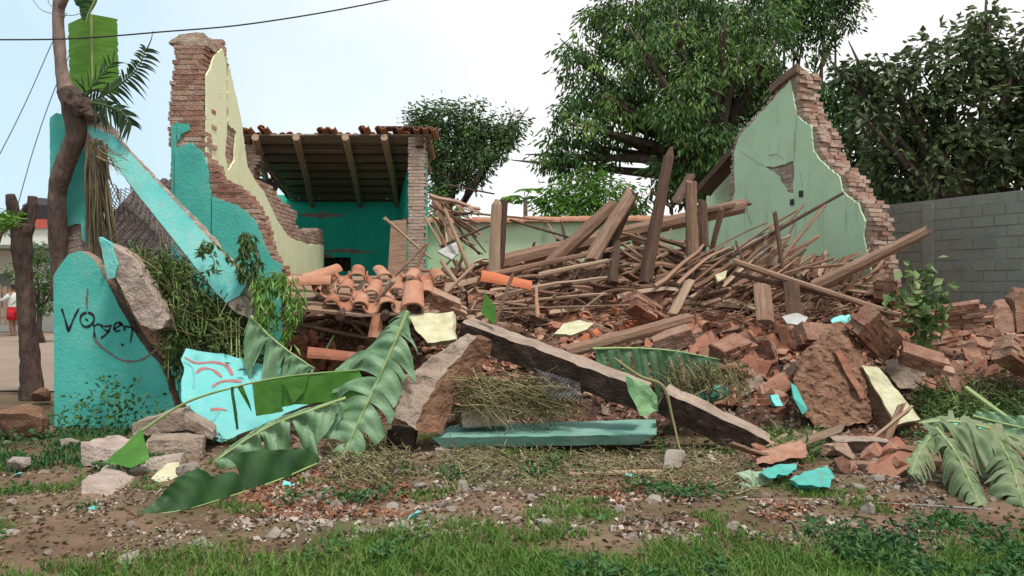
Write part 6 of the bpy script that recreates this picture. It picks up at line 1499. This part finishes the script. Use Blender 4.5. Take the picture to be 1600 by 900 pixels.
while k < 3000:
    u, v = r.uniform(620, 1640), r.uniform(410, 640); p = hit(u, v, 8); k += 1
    if not p or H(p.x, p.y) < 0: continue
    p = p+Vector((0, 0, r.uniform(.01, .07))); s = r.uniform(.03, .10); n = Vector((r.gauss(0, .6), r.gauss(-.3, .6), 1)).normalized(); x = n.cross(Vector((r.gauss(0, 1), r.gauss(0, 1), .2))).normalized(); y = n.cross(x)
    c = 5; ring = [p+(x*math.cos(6.283*q/c)*r.uniform(.5, 1)+y*math.sin(6.283*q/c)*r.uniform(.4, .9))*s for q in range(c)]
    m.prism(ring, n*r.uniform(.012, .03))
tag(m.build('tile_shards', mat('tile_shards', [(.12, .045, .028), (.25, .10, .06), (.36, .18, .115), (.42, .31, .23)], 6, 5, .9, .4, 30, island=.85)), kind='stuff')
# ------------------------------------------------------------------ overhead cables
def cable(name, label, pts, rad):
    q = spine([P(*p) for p in pts], 40); m = MB(); m.tube(q, rad, 6); return tag(m.build(name, M['black'] if rad > .008 else M['wire']), label, 'cable')
cable('overhead_cable', 'dark overhead cable crossing the sky at upper left', [(-500, 20, 9.3), (-200, 60, 9.2), (0, 62, 9.3), (120, 60, 9.4), (250, 50, 9.5), (400, 36, 9.7), (610, -1, 10), (900, -70, 11)], .0085)
cable('thin_cable', 'upper thin grey wire slanting down at the left edge', [(104, 20, 14), (80, 70, 14), (40, 160, 14), (0, 240, 14), (-60, 350, 14)], .008)
cable('thin_cable', 'lower thin grey wire slanting down behind the turquoise stub', [(120, 60, 14), (85, 140, 14), (55, 225, 14), (32, 305, 14), (15, 370, 14)], .008)
cable('thin_cable', 'thin looped wire hanging at the top left corner', [(40, -30, 9.5), (52, 0, 9.5), (66, 16, 9.5), (86, 22, 9.5), (112, 24, 9.5), (128, 20, 9.5)], .0045)
cable('thin_cable', 'short thin wire curl touching the leaning trunk at the top', [(72, -20, 9.6), (76, 4, 9.6), (84, 12, 9.6)], .0045)
cable('ground_cord', 'thin pale cord lying across the verge at lower right', [(1150, 778, 6.35), (1250, 782, 6.3), (1380, 786, 6.2), (1500, 793, 6.1), (1620, 800, 6.0)], .006)

# ------------------------------------------------------------------ the person across the road
def person():
    px, py = P(20, 450, 27.5).x, 27.5
    t = thing('person', 'person in white shirt and red shorts standing by the road behind the pruned tree', 'person', (px, py, 0))
    J = {}; V = []; E = []; Rr = []
    def v(n, x, y, z, r, par=None):
        J[n] = len(V); V.append((x, y, z)); Rr.append(r)
        if par is not None: E.append((J[par], J[n]))
    v('pelvis', 0, 0, .92, .13); v('waist', 0, 0, 1.05, .115, 'pelvis'); v('chest', 0, 0, 1.25, .135, 'waist'); v('neckbase', 0, .01, 1.40, .075, 'chest'); v('neck', 0, 0, 1.47, .05, 'neckbase')
    v('chin', -.02, 0, 1.53, .07, 'neck'); v('head', -.01, 0, 1.60, .085, 'chin'); v('crown', 0, 0, 1.67, .06, 'head'); v('nose', -.105, 0, 1.585, .014, 'head')
    for s, n in ((-1, 'a'), (1, 'b')):
        v('hip'+n, 0, s*.09, .86, .10, 'pelvis'); v('knee'+n, -.02, s*.10, .48, .06, 'hip'+n); v('ankle'+n, .02, s*.10, .09, .038, 'knee'+n); v('heel'+n, .03, s*.10, .035, .035, 'ankle'+n); v('toe'+n, -.14, s*.11, .025, .03, 'heel'+n)
    arms = {'a': ((0, -.17, 1.36), (-.20, -.19, 1.20), (-.44, -.14, 1.20)), 'b': ((0, .17, 1.36), (-.05, .22, 1.12), (-.10, .2, .90))}
    for n, (sh, el, wr) in arms.items():
        v('sh'+n, *sh, .06, 'neckbase'); v('el'+n, *el, .043, 'sh'+n); v('wr'+n, *wr, .028, 'el'+n)
        d = (Vector(wr)-Vector(el)).normalized(); pl = Vector(wr)+d*.06; v('palm'+n, *pl, .03, 'wr'+n)
        sd_ = Vector((0, 0, 1)) if n == 'a' else Vector((1, 0, 0))
        for i, (o, l) in enumerate(((-.027, .055), (-.009, .07), (.009, .075), (.027, .066))):
            a_ = pl+d*.035+sd_*o; b_ = a_+d*l*.6; c_ = b_+d*l*.4+Vector((0, 0, -.012))
            v(f'f{i}{n}', *a_, .010, 'palm'+n); v(f'g{i}{n}', *b_, .009, f'f{i}{n}'); v(f'h{i}{n}', *c_, .007, f'g{i}{n}')
        th = Vector(wr)+d*.03+sd_*.035; v('th'+n, *th, .011, 'wr'+n); v('tt'+n, *(th+d*.04+sd_*.012), .009, 'th'+n)
    me = bpy.data.meshes.new('body'); me.from_pydata(V, E, []); o = bpy.data.objects.new('body', me); COL.objects.link(o)
    md = o.modifiers.new('skin', 'SKIN'); sk = me.skin_vertices[0].data
    for i, r_ in enumerate(Rr): sk[i].radius = (r_, r_)
    sk[0].use_root = True
    s2 = o.modifiers.new('sub', 'SUBSURF'); s2.levels = 2; s2.render_levels = 2
    dg = bpy.context.evaluated_depsgraph_get(); nm = bpy.data.meshes.new_from_object(o.evaluated_get(dg)); bpy.data.objects.remove(o)
    nm.materials.clear(); nm.materials.append(M['skin'])
    for p in nm.polygons: p.use_smooth = True
    b = bpy.data.objects.new('body', nm); COL.objects.link(b); b.parent = t
    def loft(m, rings, n=14):
        vs = []
        for (x, y, z, rx, ry) in rings:
            for k in range(n): a = 2*math.pi*k/n; vs.append((px+x+math.cos(a)*rx, py+y+math.sin(a)*ry, z))
        m.add(vs, [(i*n+k, i*n+(k+1) % n, (i+1)*n+(k+1) % n, (i+1)*n+k) for i in range(len(rings)-1) for k in range(n)])
    W_ = Vector((px, py, 0))
    m = MB(); loft(m, [(0, 0, .90, .155, .185), (0, 0, 1.05, .145, .175), (0, 0, 1.22, .155, .19), (0, 0, 1.34, .14, .19), (0, .0, 1.41, .10, .12), (0, 0, 1.45, .07, .075)])
    for n, (sh, el, wr) in arms.items(): m.tube([W_+Vector(sh)*1.0, W_+Vector(el), W_+(Vector(el)*.5+Vector(wr)*.5)], [.088, .066, .056], 10)
    m.build('shirt', M['shirt'], t, smooth=True)
    m = MB(); loft(m, [(0, 0, .98, .155, .18), (0, 0, .88, .165, .2), (0, 0, .78, .16, .2)])
    for s in (-1, 1): m.tube([W_+Vector((0, s*.09, .88)), W_+Vector((-.01, s*.1, .70)), W_+Vector((-.015, s*.105, .55))], [.125, .115, .11], 12)
    m.build('shorts', M['shorts'], t, smooth=True)
    m = MB()
    for (z, rr_) in ((0, 0),): pass
    loft(m, [(.02, 0, 1.58, .085, .088), (.015, 0, 1.63, .10, .092), (.01, 0, 1.69, .092, .085), (.01, 0, 1.73, .06, .055), (.01, 0, 1.745, .01, .01)]); m.build('hair', M['hair'], t, smooth=True)
    m = MB()
    for s in (-1, 1): m.tube([W_+Vector((-.088, s*.03, 1.605)), W_+Vector((-.098, s*.03, 1.605))], .010, 6)
    m.build('eyes', M['hair'], t)
    m = MB(); m.box(W_+Vector((-.094, -.022, 1.548)), Vector((.01, 0, 0)), Vector((0, .044, 0)), Vector((0, 0, .009))); m.build('mouth', M['shorts'], t)
    m = MB()
    for s in (-1, 1): m.tube([W_+Vector((.0, s*.088, 1.575)), W_+Vector((.006, s*.1, 1.59)), W_+Vector((.0, s*.094, 1.62))], [.012, .016, .01], 6)
    m.build('ears', M['skin'], t, smooth=True)
person()
